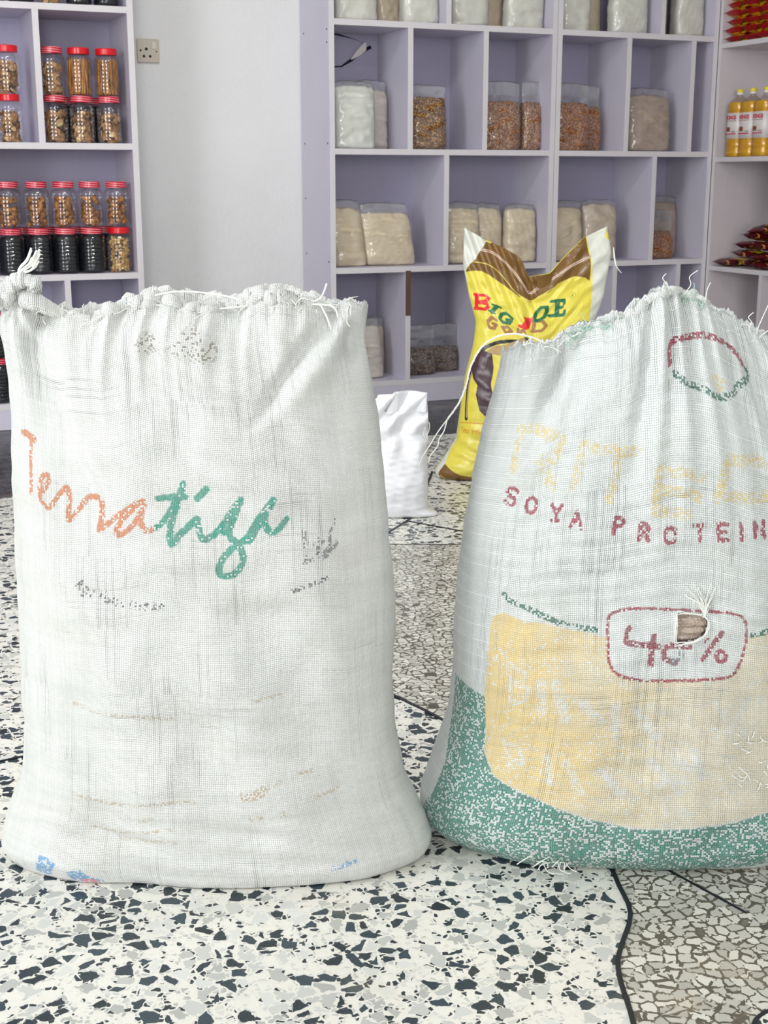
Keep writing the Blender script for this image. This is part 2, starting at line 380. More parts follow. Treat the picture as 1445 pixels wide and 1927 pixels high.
# ---------------------------------------------------------------- end of cloth surfaces
PRINTS = {"L":{"orange":[["s",45,[[-2263,5979],[-2249,5979],[-2234,5979],[-2220,5979],[-2199,5979],[-2178,5979],[-2157,5970],[-2136,5962],[-2108,5953],[-2094,5945],[-2079,5936]]],["s",26,[[-2122,5945],[-2122,5920],[-2122,5886],[-2122,5844],[-2129,5793],[-2136,5743],[-2136,5692],[-2136,5642],[-2136,5583],[-2129,5532],[-2129,5482],[-2122,5431],[-2122,5381],[-2122,5330],[-2122,5288],[-2115,5263]]],["s",30,[[-1988,5280],[-1967,5305],[-1945,5339],[-1924,5372],[-1896,5414],[-1882,5448],[-1868,5473],[-1861,5499],[-1861,5515],[-1861,5532],[-1868,5549],[-1875,5558],[-1889,5558],[-1903,5558],[-1910,5558],[-1924,5549],[-1938,5524],[-1953,5507],[-1967,5473],[-1974,5448],[-1981,5423],[-1988,5389],[-1988,5364],[-1988,5330],[-1988,5305],[-1988,5280],[-1981,5254],[-1967,5229],[-1953,5212],[-1938,5195],[-1924,5179],[-1910,5170],[-1896,5162],[-1882,5153],[-1861,5162],[-1840,5170],[-1819,5195],[-1790,5229],[-1769,5271],[-1741,5313],[-1720,5339],[-1699,5364],[-1678,5389],[-1656,5406],[-1642,5423],[-1635,5440]]],["s",34,[[-1635,5440],[-1628,5440],[-1614,5440],[-1607,5440],[-1593,5440],[-1586,5423],[-1579,5406],[-1572,5372],[-1572,5339],[-1572,5296],[-1572,5263],[-1579,5238],[-1579,5204],[-1586,5170],[-1586,5145],[-1586,5120],[-1586,5094],[-1586,5069],[-1586,5052],[-1579,5044],[-1565,5044],[-1551,5061],[-1523,5086],[-1494,5120],[-1466,5153],[-1438,5187],[-1410,5221],[-1382,5254],[-1353,5288],[-1325,5322],[-1304,5339]]],["s",38,[[-1304,5339],[-1290,5347],[-1269,5355],[-1248,5355],[-1227,5364],[-1205,5355],[-1184,5355],[-1170,5339],[-1149,5330],[-1135,5305],[-1121,5288],[-1121,5254],[-1121,5212],[-1128,5179],[-1128,5136],[-1135,5103],[-1135,5069],[-1142,5035],[-1156,5002],[-1163,4968],[-1163,4951]]],["s",38,[[-1156,4951],[-1128,4976],[-1100,5002],[-1057,5035],[-1015,5061],[-973,5094],[-923,5120],[-874,5145],[-818,5170],[-768,5195],[-719,5212],[-684,5229],[-648,5229],[-620,5238],[-599,5238],[-585,5238],[-592,5238],[-606,5238],[-627,5229],[-656,5221],[-684,5195],[-726,5162],[-775,5136],[-818,5103],[-853,5069],[-881,5044],[-902,5019],[-923,4985],[-938,4960],[-945,4943],[-945,4926],[-938,4901],[-923,4892],[-909,4884],[-888,4884],[-860,4884],[-832,4901],[-797,4918],[-768,4943],[-733,4968],[-698,5002],[-663,5052],[-627,5103],[-592,5153],[-571,5179]]],["s",36,[[-571,5179],[-578,5162],[-592,5136],[-606,5103],[-613,5069],[-620,5044],[-620,5019],[-620,4985],[-613,4960],[-606,4934],[-599,4918],[-585,4901],[-571,4884],[-557,4875],[-543,4875],[-529,4867],[-508,4867],[-486,4867],[-465,4875],[-451,4875],[-437,4884]]]],"teal":[["s",36,[[-430,4875],[-416,4892],[-388,4918],[-359,4943],[-324,4985],[-296,5019],[-268,5061],[-240,5111],[-211,5162],[-190,5204],[-162,5254],[-141,5296],[-120,5347],[-99,5389],[-85,5423],[-70,5456]]],["s",42,[[-85,5423],[-92,5389],[-113,5339],[-134,5271],[-155,5212],[-176,5153],[-197,5103],[-211,5052],[-226,5010],[-240,4960],[-254,4918],[-261,4867],[-268,4808],[-268,4758],[-268,4715],[-261,4690],[-247,4690],[-219,4715],[-197,4749],[-169,4783],[-141,4817],[-120,4842],[-92,4867],[-70,4892],[-49,4909],[-28,4934],[0,4951],[21,4976],[42,4993],[63,5010],[78,5019]]],["s",40,[[-395,5238],[-374,5238],[-338,5246],[-296,5254],[-261,5263],[-219,5271],[-183,5280],[-141,5280],[-106,5288],[-70,5288],[-49,5288]]],["s",40,[[78,5027],[78,5010],[78,4985],[78,4960],[78,4934],[85,4909],[92,4875],[99,4850],[113,4817],[127,4791],[141,4774],[162,4774],[183,4774],[204,4791],[226,4800],[247,4817],[275,4833],[296,4859],[324,4884],[345,4901],[359,4918]]],["s",42,[[85,5280],[99,5296],[127,5322],[162,5355],[190,5381],[211,5406]]],["s",40,[[352,4884],[359,4901],[374,4918],[381,4943],[395,4968],[423,5010],[458,5061],[508,5136],[564,5204],[606,5254],[627,5280],[627,5263],[606,5212],[578,5145],[543,5078],[522,5027],[508,4985],[493,4951],[479,4926],[465,4901],[451,4884],[437,4875],[416,4867],[395,4867],[374,4867],[367,4867]]],["s",42,[[627,5271],[606,5221],[578,5162],[543,5086],[508,5010],[486,4951],[472,4918],[465,4884],[458,4867],[465,4842],[472,4817],[486,4791],[515,4766],[543,4741],[571,4715],[592,4690],[606,4657],[613,4631],[620,4598],[627,4564],[627,4539],[620,4505],[606,4463],[585,4429],[564,4395],[543,4370],[522,4353],[493,4337],[465,4320],[437,4320],[409,4311],[388,4311],[367,4320],[345,4328],[331,4345],[324,4362],[324,4387],[324,4421],[331,4454],[345,4488],[359,4522],[374,4547],[402,4572],[430,4598],[458,4631],[486,4657],[522,4682],[564,4707],[606,4741],[641,4766],[677,4791],[705,4817],[726,4850],[747,4875],[768,4892],[775,4909]]],["s",44,[[691,4766],[698,4783],[705,4800],[712,4825],[726,4850],[747,4884],[761,4909],[789,4943],[811,4976],[839,5010],[867,5044],[902,5078],[945,5111],[980,5153],[1015,5179],[1029,5195],[1036,5187],[1022,5170],[1001,5145],[980,5111],[952,5086],[923,5044],[888,5002],[853,4951],[825,4909],[789,4875],[768,4842],[747,4817],[733,4791],[719,4774],[705,4758]]],["s",38,[[980,5128],[973,5103],[952,5078],[938,5044],[923,5010],[916,4976],[916,4943],[923,4909],[930,4875],[945,4850],[959,4825],[973,4817],[987,4808],[1008,4800],[1029,4800],[1057,4808],[1078,4825],[1107,4859],[1142,4892],[1163,4926],[1184,4943]]]],"grey":[["s",22,[[1396,4783],[1396,4758],[1396,4724],[1396,4682],[1403,4640],[1403,4598],[1403,4547],[1403,4505],[1403,4454],[1403,4421],[1403,4395]]],["s",20,[[1382,4395],[1403,4395],[1431,4412],[1459,4421],[1487,4429],[1501,4438]]],["s",20,[[1586,4690],[1579,4657],[1572,4606],[1565,4547],[1558,4488],[1558,4454]]],["s",18,[[1523,4623],[1544,4631],[1565,4640],[1593,4648],[1621,4648],[1642,4657]]],["s",20,[[1797,4943],[1790,4918],[1783,4884],[1769,4842],[1755,4791],[1741,4749],[1734,4699],[1720,4648],[1713,4589],[1699,4539],[1699,4505]]],["s",18,[[1720,4589],[1706,4581],[1692,4564],[1671,4555],[1656,4539],[1642,4522],[1635,4505],[1635,4480],[1635,4463],[1635,4446],[1649,4454],[1678,4480],[1720,4522],[1762,4581],[1805,4631],[1826,4665]]]],"black":[["s",9,[[-1494,4210],[-1382,4311],[-1438,4168]]],["s",9,[[-1452,4244],[-1417,4219]]],["s",9,[[-1311,4193],[-1346,4219],[-1382,4185],[-1396,4143],[-1353,4134]]],["s",9,[[-1304,4202],[-1389,4084],[-1431,4109]]],["s",9,[[-1304,4092],[-1269,4177]]],["s",9,[[-1276,4151],[-1248,4168],[-1227,4151]]],["s",9,[[-1191,4059],[-1156,4134]]],["s",9,[[-1142,4168],[-1142,4177]]],["s",9,[[-1078,4168],[-1121,4033],[-1078,4025],[-1050,4059],[-1057,4101],[-1093,4109]]],["s",9,[[-1001,4092],[-1015,4033],[-1001,4008],[-966,4008]]],["s",9,[[-952,4067],[-973,3991]]],["s",9,[[-853,4025],[-881,4050],[-909,4033],[-874,3983],[-895,3966],[-923,3991]]],["s",9,[[-797,3932],[-782,4008]]],["s",9,[[-775,4042],[-775,4050]]],["s",9,[[-726,3916],[-719,3991]]],["s",9,[[-719,3974],[-684,3991],[-670,3966],[-677,3899]]],["s",9,[[-620,3932],[-571,3924],[-578,3958],[-606,3966],[-620,3924],[-606,3882],[-571,3882]]],["s",9,[[-472,3924],[-500,3949],[-529,3932],[-479,3882],[-493,3857],[-529,3873]]],["s",9,[[-374,3907],[-409,3924],[-430,3907],[-388,3865],[-402,3840],[-437,3857]]],["s",7,[[1212,4008],[1205,4050]]],["s",7,[[1205,4042],[1219,4059],[1234,4050],[1241,4017]]],["s",7,[[1262,4025],[1255,4067]]],["s",7,[[1255,4050],[1269,4067],[1283,4067],[1290,4033]]],["s",7,[[1332,4084],[1311,4084],[1304,4059],[1318,4042],[1332,4059]]],["s",7,[[1325,4092],[1339,4050]]],["s",7,[[1360,4059],[1353,4092]]],["s",7,[[1353,4084],[1360,4101],[1382,4101],[1389,4067]]],["s",7,[[1424,4126],[1403,4118],[1403,4092],[1417,4076],[1431,4092]]],["s",7,[[1424,4126],[1438,4084]]],["s",7,[[1459,4101],[1445,4134]]],["s",7,[[1452,4126],[1459,4143],[1473,4134],[1487,4109]]],["s",7,[[1523,4160],[1508,4160],[1494,4143],[1530,4134],[1523,4126],[1508,4118]]],["s",7,[[1558,4134],[1544,4168]]],["s",7,[[1544,4160],[1558,4177],[1572,4177],[1586,4151]]],["s",7,[[1607,4160],[1593,4193]]],["s",7,[[1593,4185],[1607,4202],[1621,4193],[1628,4168]]],["s",7,[[1656,4177],[1642,4210]]],["s",7,[[1642,4202],[1656,4219],[1671,4210],[1678,4185]]]],"blue":[["p",[[-2037,109],[-1945,379],[-1854,371],[-1727,295],[-1847,84],[-1974,67]]],["p",[[-1600,202],[-1445,261],[-1367,143],[-1198,51],[-1360,42],[-1600,42]]],["s",9,[[1332,253],[1332,286]]],["s",9,[[1332,278],[1346,295],[1367,286],[1367,253]]],["s",9,[[1431,303],[1403,295],[1396,278],[1403,261],[1424,269]]],["s",9,[[1424,303],[1431,269]]],["s",9,[[1459,269],[1452,303]]],["s",9,[[1459,295],[1473,312],[1487,312],[1494,278]]],["s",9,[[1516,345],[1523,286],[1551,295],[1558,312],[1544,328],[1516,320]]],["s",9,[[1600,345],[1579,320],[1600,303],[1621,337],[1600,345]]]],"pink":[["p",[[-1473,84],[-1332,101],[-1255,25],[-1318,17],[-1480,17]]]],"stain":[["s",14,[[-1607,2619],[-1558,2602],[-1487,2585],[-1403,2560],[-1311,2543],[-1219,2535],[-1135,2526],[-1050,2526],[-959,2518],[-867,2509],[-782,2492],[-684,2476],[-578,2450],[-479,2434],[-388,2417],[-324,2408]]],["s",14,[[691,2703],[740,2711],[811,2720],[895,2720],[966,2728],[1015,2728]]],["s",16,[[-1614,1373],[-1565,1364],[-1494,1339],[-1417,1322],[-1332,1297],[-1255,1280],[-1170,1263],[-1086,1263],[-994,1263],[-909,1263],[-811,1271],[-719,1288],[-620,1297],[-522,1305],[-430,1305],[-352,1314],[-289,1314],[-233,1314],[-190,1314],[-148,1314],[-120,1305]]],["s",60,[[500,1373],[522,1373],[550,1381],[592,1389],[627,1398],[656,1406],[677,1415],[691,1431],[712,1448],[726,1457],[733,1465]]],["s",40,[[938,1112],[938,1103],[945,1103]]],["s",14,[[465,1398],[500,1406],[557,1423],[620,1440],[677,1448],[733,1465],[782,1482],[832,1507],[881,1524],[923,1541],[952,1549]]],["s",22,[[557,1053],[578,1053],[599,1061],[627,1069],[656,1078],[670,1078]]],["s",16,[[1318,1288],[1339,1288],[1382,1288],[1424,1288],[1473,1297],[1508,1305],[1544,1322],[1579,1339],[1614,1364],[1642,1381],[1664,1398]]],["s",12,[[-1346,884],[-1297,876],[-1219,859],[-1128,842],[-1043,825],[-966,825],[-895,834],[-832,842],[-775,850],[-719,859],[-663,867],[-599,876],[-529,893],[-465,901],[-409,909],[-367,918]]],["s",12,[[-1022,733],[-973,724],[-902,724],[-825,716],[-740,724],[-663,724],[-585,733],[-508,733],[-430,733],[-367,733],[-317,733]]],["s",18,[[1205,1625],[1227,1625],[1262,1634],[1304,1634],[1339,1642],[1360,1642]]],["s",14,[[-761,1019],[-740,1036],[-705,1044],[-677,1061],[-641,1078],[-620,1086]]]],"holes":[["p",[[-148,7006],[-21,7216],[183,7351],[451,7191],[543,7023],[395,6913],[85,6922]]],["p",[[-592,7090],[-444,7191],[-240,7124],[-261,6964],[-472,6938]]]]},"R":{"red":[["s",34,[[-240,6156],[-240,6179],[-240,6202],[-248,6240],[-248,6271],[-248,6294],[-240,6317],[-232,6340],[-215,6355],[-190,6370],[-165,6378],[-141,6393],[-107,6401],[-58,6401],[0,6401],[66,6409],[124,6424],[174,6439],[215,6455],[265,6470],[331,6478],[389,6493],[438,6509],[488,6509],[554,6516],[620,6532],[670,6524],[711,6524],[744,6516],[769,6501],[802,6478],[827,6463],[860,6439],[885,6416],[901,6393],[918,6378]]],["s",24,[[-2290,5104],[-2340,5142],[-2414,5142],[-2456,5112],[-2423,5058],[-2332,5035],[-2299,4981],[-2348,4943],[-2423,4951],[-2464,4981]]],["s",24,[[-2059,5043],[-2125,5020],[-2142,4958],[-2125,4889],[-2067,4851],[-2009,4874],[-1993,4935],[-2001,5004],[-2059,5043]]],["s",24,[[-1778,4897],[-1712,4789],[-1645,4874]]],["s",24,[[-1712,4789],[-1720,4697]]],["s",24,[[-1761,4705],[-1678,4690]]],["s",24,[[-1505,4605],[-1439,4789],[-1373,4582]]],["s",24,[[-1480,4667],[-1397,4659]]],["s",24,[[-951,4475],[-943,4659],[-868,4643],[-827,4582],[-868,4544],[-951,4567]]],["s",24,[[-628,4336],[-620,4521],[-546,4498],[-513,4444],[-554,4413],[-628,4429]]],["s",24,[[-579,4421],[-513,4306]]],["s",24,[[-240,4390],[-298,4383],[-306,4321],[-298,4260],[-240,4214],[-190,4237],[-182,4298],[-190,4360],[-240,4390]]],["s",24,[[50,4398],[190,4413]]],["s",24,[[124,4406],[132,4229]]],["s",24,[[480,4482],[356,4452],[372,4275],[496,4306]]],["s",24,[[372,4360],[463,4390]]],["s",24,[[661,4528],[678,4352]]],["s",24,[[852,4413],[843,4590],[984,4444],[976,4628]]],["s",17,[[-934,2963],[-943,3055],[-951,3185],[-959,3316],[-951,3408],[-943,3462],[-918,3492],[-885,3508],[-843,3515],[-785,3523],[-711,3523],[-628,3515],[-537,3500],[-455,3485],[-356,3462],[-256,3431],[-157,3408],[-50,3400],[58,3400],[174,3408],[273,3408],[364,3423],[438,3446],[513,3462],[579,3462],[628,3462],[670,3462],[703,3446],[736,3415],[761,3369],[769,3316],[777,3254],[777,3193],[777,3124],[761,3047],[752,2978],[728,2917],[703,2855],[686,2801],[661,2748],[620,2709],[571,2679],[513,2656],[438,2640],[347,2625],[232,2610],[107,2594],[-17,2587],[-132,2587],[-248,2594],[-356,2610],[-446,2625],[-537,2640],[-612,2663],[-686,2686],[-744,2709],[-794,2740],[-835,2771],[-868,2801],[-893,2840],[-910,2871],[-926,2901],[-926,2932],[-934,2947],[-934,2963]]],["s",34,[[-695,3300],[-703,3277],[-711,3247],[-719,3201],[-728,3170],[-719,3139],[-695,3124],[-661,3108],[-620,3101],[-571,3085],[-529,3078],[-488,3062],[-438,3047],[-397,3032],[-356,3024],[-322,3009]]],["s",36,[[-380,3147],[-389,3124],[-397,3093],[-397,3055],[-405,3009],[-405,2978],[-405,2940],[-413,2909],[-413,2871],[-405,2832],[-405,2809]]],["s",34,[[66,2986],[33,2986],[-8,2986],[-58,2993],[-107,3001],[-149,3001],[-182,3001],[-207,2993],[-223,2986],[-240,2978],[-256,2963],[-256,2940],[-256,2917],[-248,2894],[-240,2863],[-223,2847],[-207,2832],[-174,2817],[-149,2809],[-124,2801],[-99,2801]]],["s",32,[[463,3201],[455,3178],[438,3147],[413,3108],[389,3070],[364,3032],[339,2986],[314,2947],[281,2901],[256,2871],[240,2840]]],["s",26,[[413,2940],[422,2940],[430,2947],[446,2963],[463,2970],[480,2970],[488,2970],[504,2963],[521,2955],[529,2947],[529,2932],[529,2924],[529,2909],[521,2894],[513,2878],[504,2871],[488,2863],[471,2855],[455,2847],[438,2847],[430,2855],[422,2863],[413,2886],[413,2909],[413,2924],[413,2940]]],["s",16,[[256,3055],[265,3062],[273,3070],[289,3085],[298,3093],[306,3101]]]],"green":[["s",36,[[-174,6040],[-157,6025],[-132,6002],[-99,5979],[-58,5956],[-17,5933],[33,5910],[91,5902],[149,5895],[198,5895],[240,5887],[281,5879],[314,5872],[347,5856],[397,5856],[438,5856],[480,5872],[521,5887],[562,5910],[604,5933],[645,5964],[686,5987],[719,6010],[744,6033],[769,6063],[794,6086],[827,6117],[852,6140],[885,6171],[918,6194],[959,6225],[976,6248],[976,6271],[984,6301],[976,6317],[976,6332]]],["s",34,[[-2332,3792],[-2315,3784],[-2307,3769],[-2290,3753],[-2266,3738],[-2241,3722],[-2199,3715],[-2158,3699],[-2108,3692],[-2059,3684],[-2009,3661],[-1968,3638],[-1918,3607],[-1869,3577],[-1827,3546],[-1778,3523],[-1736,3500],[-1687,3477],[-1645,3454],[-1596,3431],[-1554,3415],[-1505,3400],[-1464,3385],[-1422,3369],[-1373,3362],[-1331,3354],[-1282,3339],[-1224,3331],[-1174,3323],[-1133,3316],[-1100,3308]]],["s",30,[[843,3239],[876,3247],[910,3262],[959,3277],[1017,3300],[1067,3316],[1116,3331],[1166,3354],[1215,3377],[1257,3392],[1290,3408]]]],"faint":[["p",[[314,6025],[529,6125],[595,6033],[446,5910],[372,5956]]],["s",62,[[-2398,5887],[-2414,5388]]],["s",62,[[-2398,5887],[-2034,5841],[-1736,5649],[-1769,5534],[-1803,5426],[-2042,5503]]],["s",62,[[-2001,5480],[-1803,5112]]],["s",62,[[-1406,5549],[-1513,5050]]],["s",62,[[-1265,5480],[-967,5426],[-695,5334]]],["s",62,[[-910,5388],[-1025,4881]]],["s",62,[[-389,5058],[-455,4628]]],["s",62,[[-389,5035],[132,4912]]],["s",62,[[-430,4835],[107,4713]]],["s",62,[[-455,4628],[-41,4505]]],["s",62,[[496,5204],[364,4736]]],["s",62,[[496,5204],[943,5319],[1249,5304]]],["s",62,[[430,4782],[918,4874],[1158,4981],[1249,5304]]]],"beige":[["p",[[-2505,3377],[-2447,3492],[-2299,3554],[-1753,3415],[-1290,3293],[-827,3193],[-41,3032],[752,3185],[1058,3308],[1637,3523],[1670,1052],[1149,921],[711,783],[124,706],[-446,729],[-992,875],[-1497,1052],[-1927,1220],[-2208,1351],[-2398,1619],[-2547,2295],[-2522,3009]]],["h",[[-934,2963],[-951,3408],[-843,3515],[-537,3500],[-157,3408],[273,3408],[579,3462],[736,3415],[777,3193],[728,2917],[620,2709],[347,2625],[-132,2587],[-537,2640],[-794,2740],[-910,2871],[-934,2963]]]],"teal":[["p",[[-3249,2494],[-2886,2425],[-2538,2364],[-2414,1612],[-2199,1328],[-1918,1197],[-1488,1036],[-992,852],[-446,706],[132,691],[711,760],[1149,906],[1745,1059],[2059,1167],[2241,530],[1769,223],[1290,130],[571,15],[-409,-7],[-1364,54],[-2438,-19],[-3066,36],[-3314,303],[-3266,468],[-3051,768],[-3001,1282],[-3233,1880]]]],"rubbed":[["s",26,[[-2216,2917],[-2150,2395]]],["s",26,[[-2216,2917],[-1984,2809],[-1984,2702],[-2150,2663],[-1943,2617],[-1960,2418],[-2150,2395]]],["s",60,[[-1769,2656],[-1736,2272]]],["s",60,[[-1588,2656],[-1422,2187]]],["s",60,[[-1257,2418],[-984,2141]]],["s",60,[[-810,2333],[-769,1926]]],["s",60,[[-554,2272],[-273,1873]]],["s",28,[[430,2372],[637,1980]]],["s",28,[[604,2003],[868,2425]]],["s",28,[[769,2387],[794,1980]]],["s",26,[[-2158,1804],[-2067,1604]]],["s",26,[[-2158,1804],[-1935,1719],[-1869,1527],[-1984,1481]]],["s",40,[[-1571,1650],[-1480,1328]]],["s",40,[[-1348,1604],[-1108,1220]]],["s",50,[[-901,1474],[-628,1205]]],["s",50,[[-298,1550],[91,1167]]],["s",50,[[190,1704],[314,1382]]],["s",70,[[0,1550],[174,1512]]],["s",40,[[99,921],[190,890]]],["s",60,[[-157,1274],[83,1305]]]],"grime":[["s",60,[[-116,2832],[-66,2886]]]],"tear":[["p",[[-107,3369],[-25,3377],[116,3362],[223,3362],[281,3316],[289,3254],[273,3162],[232,3116],[149,3062],[50,3039],[-116,3032]]]]},"Y":{"brown":[["p",[[-1268,7717],[-817,7775],[-409,7878],[-250,7885],[-158,7726],[208,7841],[654,7754],[1303,7894],[1328,6922],[1365,6189],[1151,6442],[894,6736],[486,6981],[31,6837],[-225,6618],[-455,6231],[-858,6391],[-1219,6526],[-1412,6560],[-2008,6265],[-1627,6778]]],["p",[[-1914,505],[-1611,337],[-1355,202],[-1030,152],[-413,185],[120,269],[910,236],[935,-288],[-1054,-258],[-1856,-212],[-1946,160]]]],"clear":[["p",[[-2501,8024],[-1267,8053],[-1276,7570],[-1627,6778],[-2029,6265],[-2451,6197]]],["p",[[1305,8088],[1287,7275],[1339,6922],[1506,5490],[1721,4564],[1987,2871],[1611,733],[3104,626],[3077,7991]]],["p",[[-2456,6305],[-1982,6273],[-2108,5675],[-2029,5313],[-2279,4701],[-2322,4213],[-2331,3394],[-2284,2514],[-2102,1482],[-2076,876],[-1904,522],[-1946,168],[-1867,-267],[-2898,-376],[-3158,1176],[-2704,2294],[-2742,4485]]]],"white":[["s",39,[[-1417,7199],[-1381,7216],[-1328,7233],[-1260,7250],[-1192,7258],[-1124,7258],[-1072,7242],[-1009,7225],[-947,7191],[-879,7157],[-811,7124],[-748,7082],[-685,7031],[-622,6981],[-570,6922],[-513,6863],[-455,6795],[-392,6753],[-329,6812],[-261,6922],[-199,6981],[-152,6981],[-115,7014],[-68,7065],[-10,7115],[52,7166],[136,7216],[230,7267],[329,7309],[418,7275],[502,7242],[570,7225],[643,7199],[711,7183],[784,7157],[863,7124],[962,7065],[1067,7014],[1172,6964],[1260,6947],[1328,6955]]]],"line":[["s",11,[[-1417,7199],[-1381,7216],[-1328,7233],[-1260,7250],[-1192,7258],[-1124,7258],[-1072,7242],[-1009,7225],[-947,7191],[-879,7157],[-811,7124],[-748,7082],[-685,7031],[-622,6981],[-570,6922],[-513,6863],[-455,6795],[-392,6753],[-329,6812],[-261,6922],[-199,6981],[-152,6981],[-115,7014],[-68,7065],[-10,7115],[52,7166],[136,7216],[230,7267],[329,7309],[418,7275],[502,7242],[570,7225],[643,7199],[711,7183],[784,7157],[863,7124],[962,7065],[1067,7014],[1172,6964],[1260,6947],[1328,6955]]]],"gold":[["s",14,[[-1647,6711],[-1611,6728],[-1559,6753],[-1496,6778],[-1428,6804],[-1365,6821],[-1318,6829],[-1271,6829],[-1229,6829],[-1187,6821],[-1140,6812],[-1093,6795],[-1051,6770],[-1009,6745],[-968,6711],[-926,6686],[-884,6652],[-842,6610],[-805,6568],[-764,6534],[-722,6492],[-685,6450],[-643,6408],[-596,6366],[-549,6332],[-497,6307],[-445,6282],[-382,6324],[-319,6458],[-261,6602],[-204,6686],[-146,6694],[-99,6711],[-58,6753],[-16,6795],[31,6821],[73,6846],[115,6871],[157,6896],[204,6922],[261,6955],[340,6972],[429,6938],[528,6896],[607,6871],[664,6846]]],["s",14,[[-1878,126],[-1851,101],[-1815,67],[-1773,34],[-1715,17],[-1642,17],[-1571,-44],[-1491,-55],[-1426,-56],[-1314,-67],[-1216,-71],[-1104,-74],[-973,-76],[-846,-76],[-734,-75],[-656,-76]]],["s",18,[[1303,7630],[1302,7267],[1339,6922],[1506,5490]]]],"red":[["s",65,[[-1689,5684],[-1836,5246]]],["s",44,[[-1778,5675],[-1428,5810],[-1318,5785],[-1417,5642],[-1684,5499]]],["s",46,[[-1684,5482],[-1396,5574],[-1375,5490],[-1511,5355],[-1935,5212]]],["s",44,[[-356,5659],[-152,6054]]],["s",52,[[-209,5987],[-319,5574],[-418,5280],[-513,5254]]]],"green":[["s",33,[[-1239,5616],[-1004,5608]]],["s",33,[[-1381,5372],[-1208,5347]]],["s",54,[[-1124,5608],[-1302,5347]]],["s",49,[[-722,5406],[-868,5490],[-1015,5398],[-1088,5238],[-1009,5153],[-837,5187],[-753,5322],[-879,5280]]],["s",54,[[-120,5979],[-42,6231],[89,6400],[230,6383],[235,6223],[167,6046],[21,5953],[-120,5970]]],["s",62,[[497,6349],[497,5886]]],["s",39,[[324,6551],[675,6189],[680,6063]]],["s",39,[[492,6130],[633,5995]]],["s",41,[[282,6071],[690,5684],[696,5827]]],["s",6,[[983,6037],[973,6012],[957,5995],[926,6004],[889,6037],[858,6071],[826,6130],[811,6172],[800,6223],[811,6248],[826,6265],[852,6256],[889,6223],[926,6181],[952,6139],[973,6088],[983,6037]]],["s",6,[[879,6096],[879,6172],[905,6147],[915,6122],[905,6113],[879,6139]]],["s",6,[[894,6122],[920,6054]]]],"tan":[["s",49,[[-1198,5145],[-1323,5187],[-1501,4993],[-1491,4817],[-1318,4859],[-1224,5002],[-1339,4985]]],["s",46,[[-1051,4976],[-889,5052],[-764,4976],[-941,4825],[-1051,4976]]],["s",44,[[-560,5136],[-586,4985],[-361,5229]]],["s",49,[[-99,5945],[-131,5591],[94,5574],[209,5726],[115,5911],[-146,5970]]],["s",39,[[-178,5583],[-58,5566]]]],"black":[["s",54,[[-1773,1928],[-1783,1996],[-1794,2088],[-1815,2198],[-1830,2324],[-1846,2434],[-1851,2551],[-1867,2669],[-1872,2796],[-1878,2913],[-1878,3031],[-1872,3141],[-1872,3242],[-1867,3343],[-1862,3436],[-1846,3537],[-1830,3629],[-1810,3722],[-1778,3814],[-1742,3907],[-1705,3983],[-1658,4059],[-1595,4134],[-1532,4202],[-1464,4261],[-1396,4320],[-1328,4370],[-1266,4421],[-1198,4454],[-1114,4497],[-1015,4539],[-873,4598],[-701,4673],[-523,4758],[-361,4909],[-256,5162]]]],"ochre":[["s",28,[[-1768,1987],[-1773,2046],[-1783,2130],[-1794,2231],[-1810,2332],[-1820,2442],[-1825,2551],[-1836,2678],[-1841,2804],[-1846,2930],[-1846,3040],[-1836,3158],[-1825,3267],[-1815,3368],[-1804,3461],[-1799,3520]]],["p",[[-1532,4067],[-1328,4286],[-894,4497],[-152,5162],[-131,4715],[-962,4101],[-1297,4059]]]],"plum":[["p",[[-1888,3629],[-1846,3857],[-1595,4067],[-1328,4067],[-1182,3688],[-1161,3419],[-1161,3191],[-1104,2981],[-842,2644],[-795,2071],[-1203,2130],[-1396,2282],[-1569,2737],[-1548,3023],[-1736,3183],[-1867,3419]]]],"orange":[["s",13,[[-2019,1751],[-1480,1861],[-690,1979]]],["s",9,[[-1783,1625],[-1820,1642],[-1878,1634],[-1909,1600],[-1883,1566],[-1810,1558],[-1789,1524],[-1825,1490],[-1883,1482],[-1914,1507]]],["s",9,[[-1804,1549],[-1715,1558],[-1736,1600],[-1778,1591],[-1804,1541],[-1773,1499],[-1721,1516]]],["s",9,[[-1637,1600],[-1700,1591],[-1721,1549],[-1700,1499],[-1653,1524]]],["s",9,[[-1642,1608],[-1647,1507]]],["s",9,[[-1606,1507],[-1606,1516]]],["s",9,[[-1538,1667],[-1527,1516]]],["s",9,[[-1491,1524],[-1501,1617]]],["s",9,[[-1496,1591],[-1464,1634],[-1433,1617],[-1423,1541]]],["s",9,[[-1365,1701],[-1355,1549],[-1407,1541],[-1428,1583],[-1412,1634],[-1365,1642]]],["s",9,[[-1318,1558],[-1328,1650]]],["s",9,[[-1328,1684],[-1328,1693]]],["s",9,[[-1292,1617],[-1224,1625],[-1239,1667],[-1276,1659],[-1292,1608],[-1266,1566],[-1224,1583]]],["s",9,[[-1229,1566],[-1224,1659]]],["s",9,[[-1229,1634],[-1192,1667],[-1161,1650],[-1161,1575]]],["s",9,[[-1098,1575],[-1093,1726],[-1041,1726],[-1025,1693],[-1041,1650],[-1093,1650]]],["s",9,[[-1041,1650],[-1020,1617],[-1046,1575],[-1098,1575]]],["s",9,[[-962,1667],[-1009,1667],[-1030,1625],[-1015,1583],[-973,1591]]],["s",9,[[-962,1676],[-968,1583]]]]}}
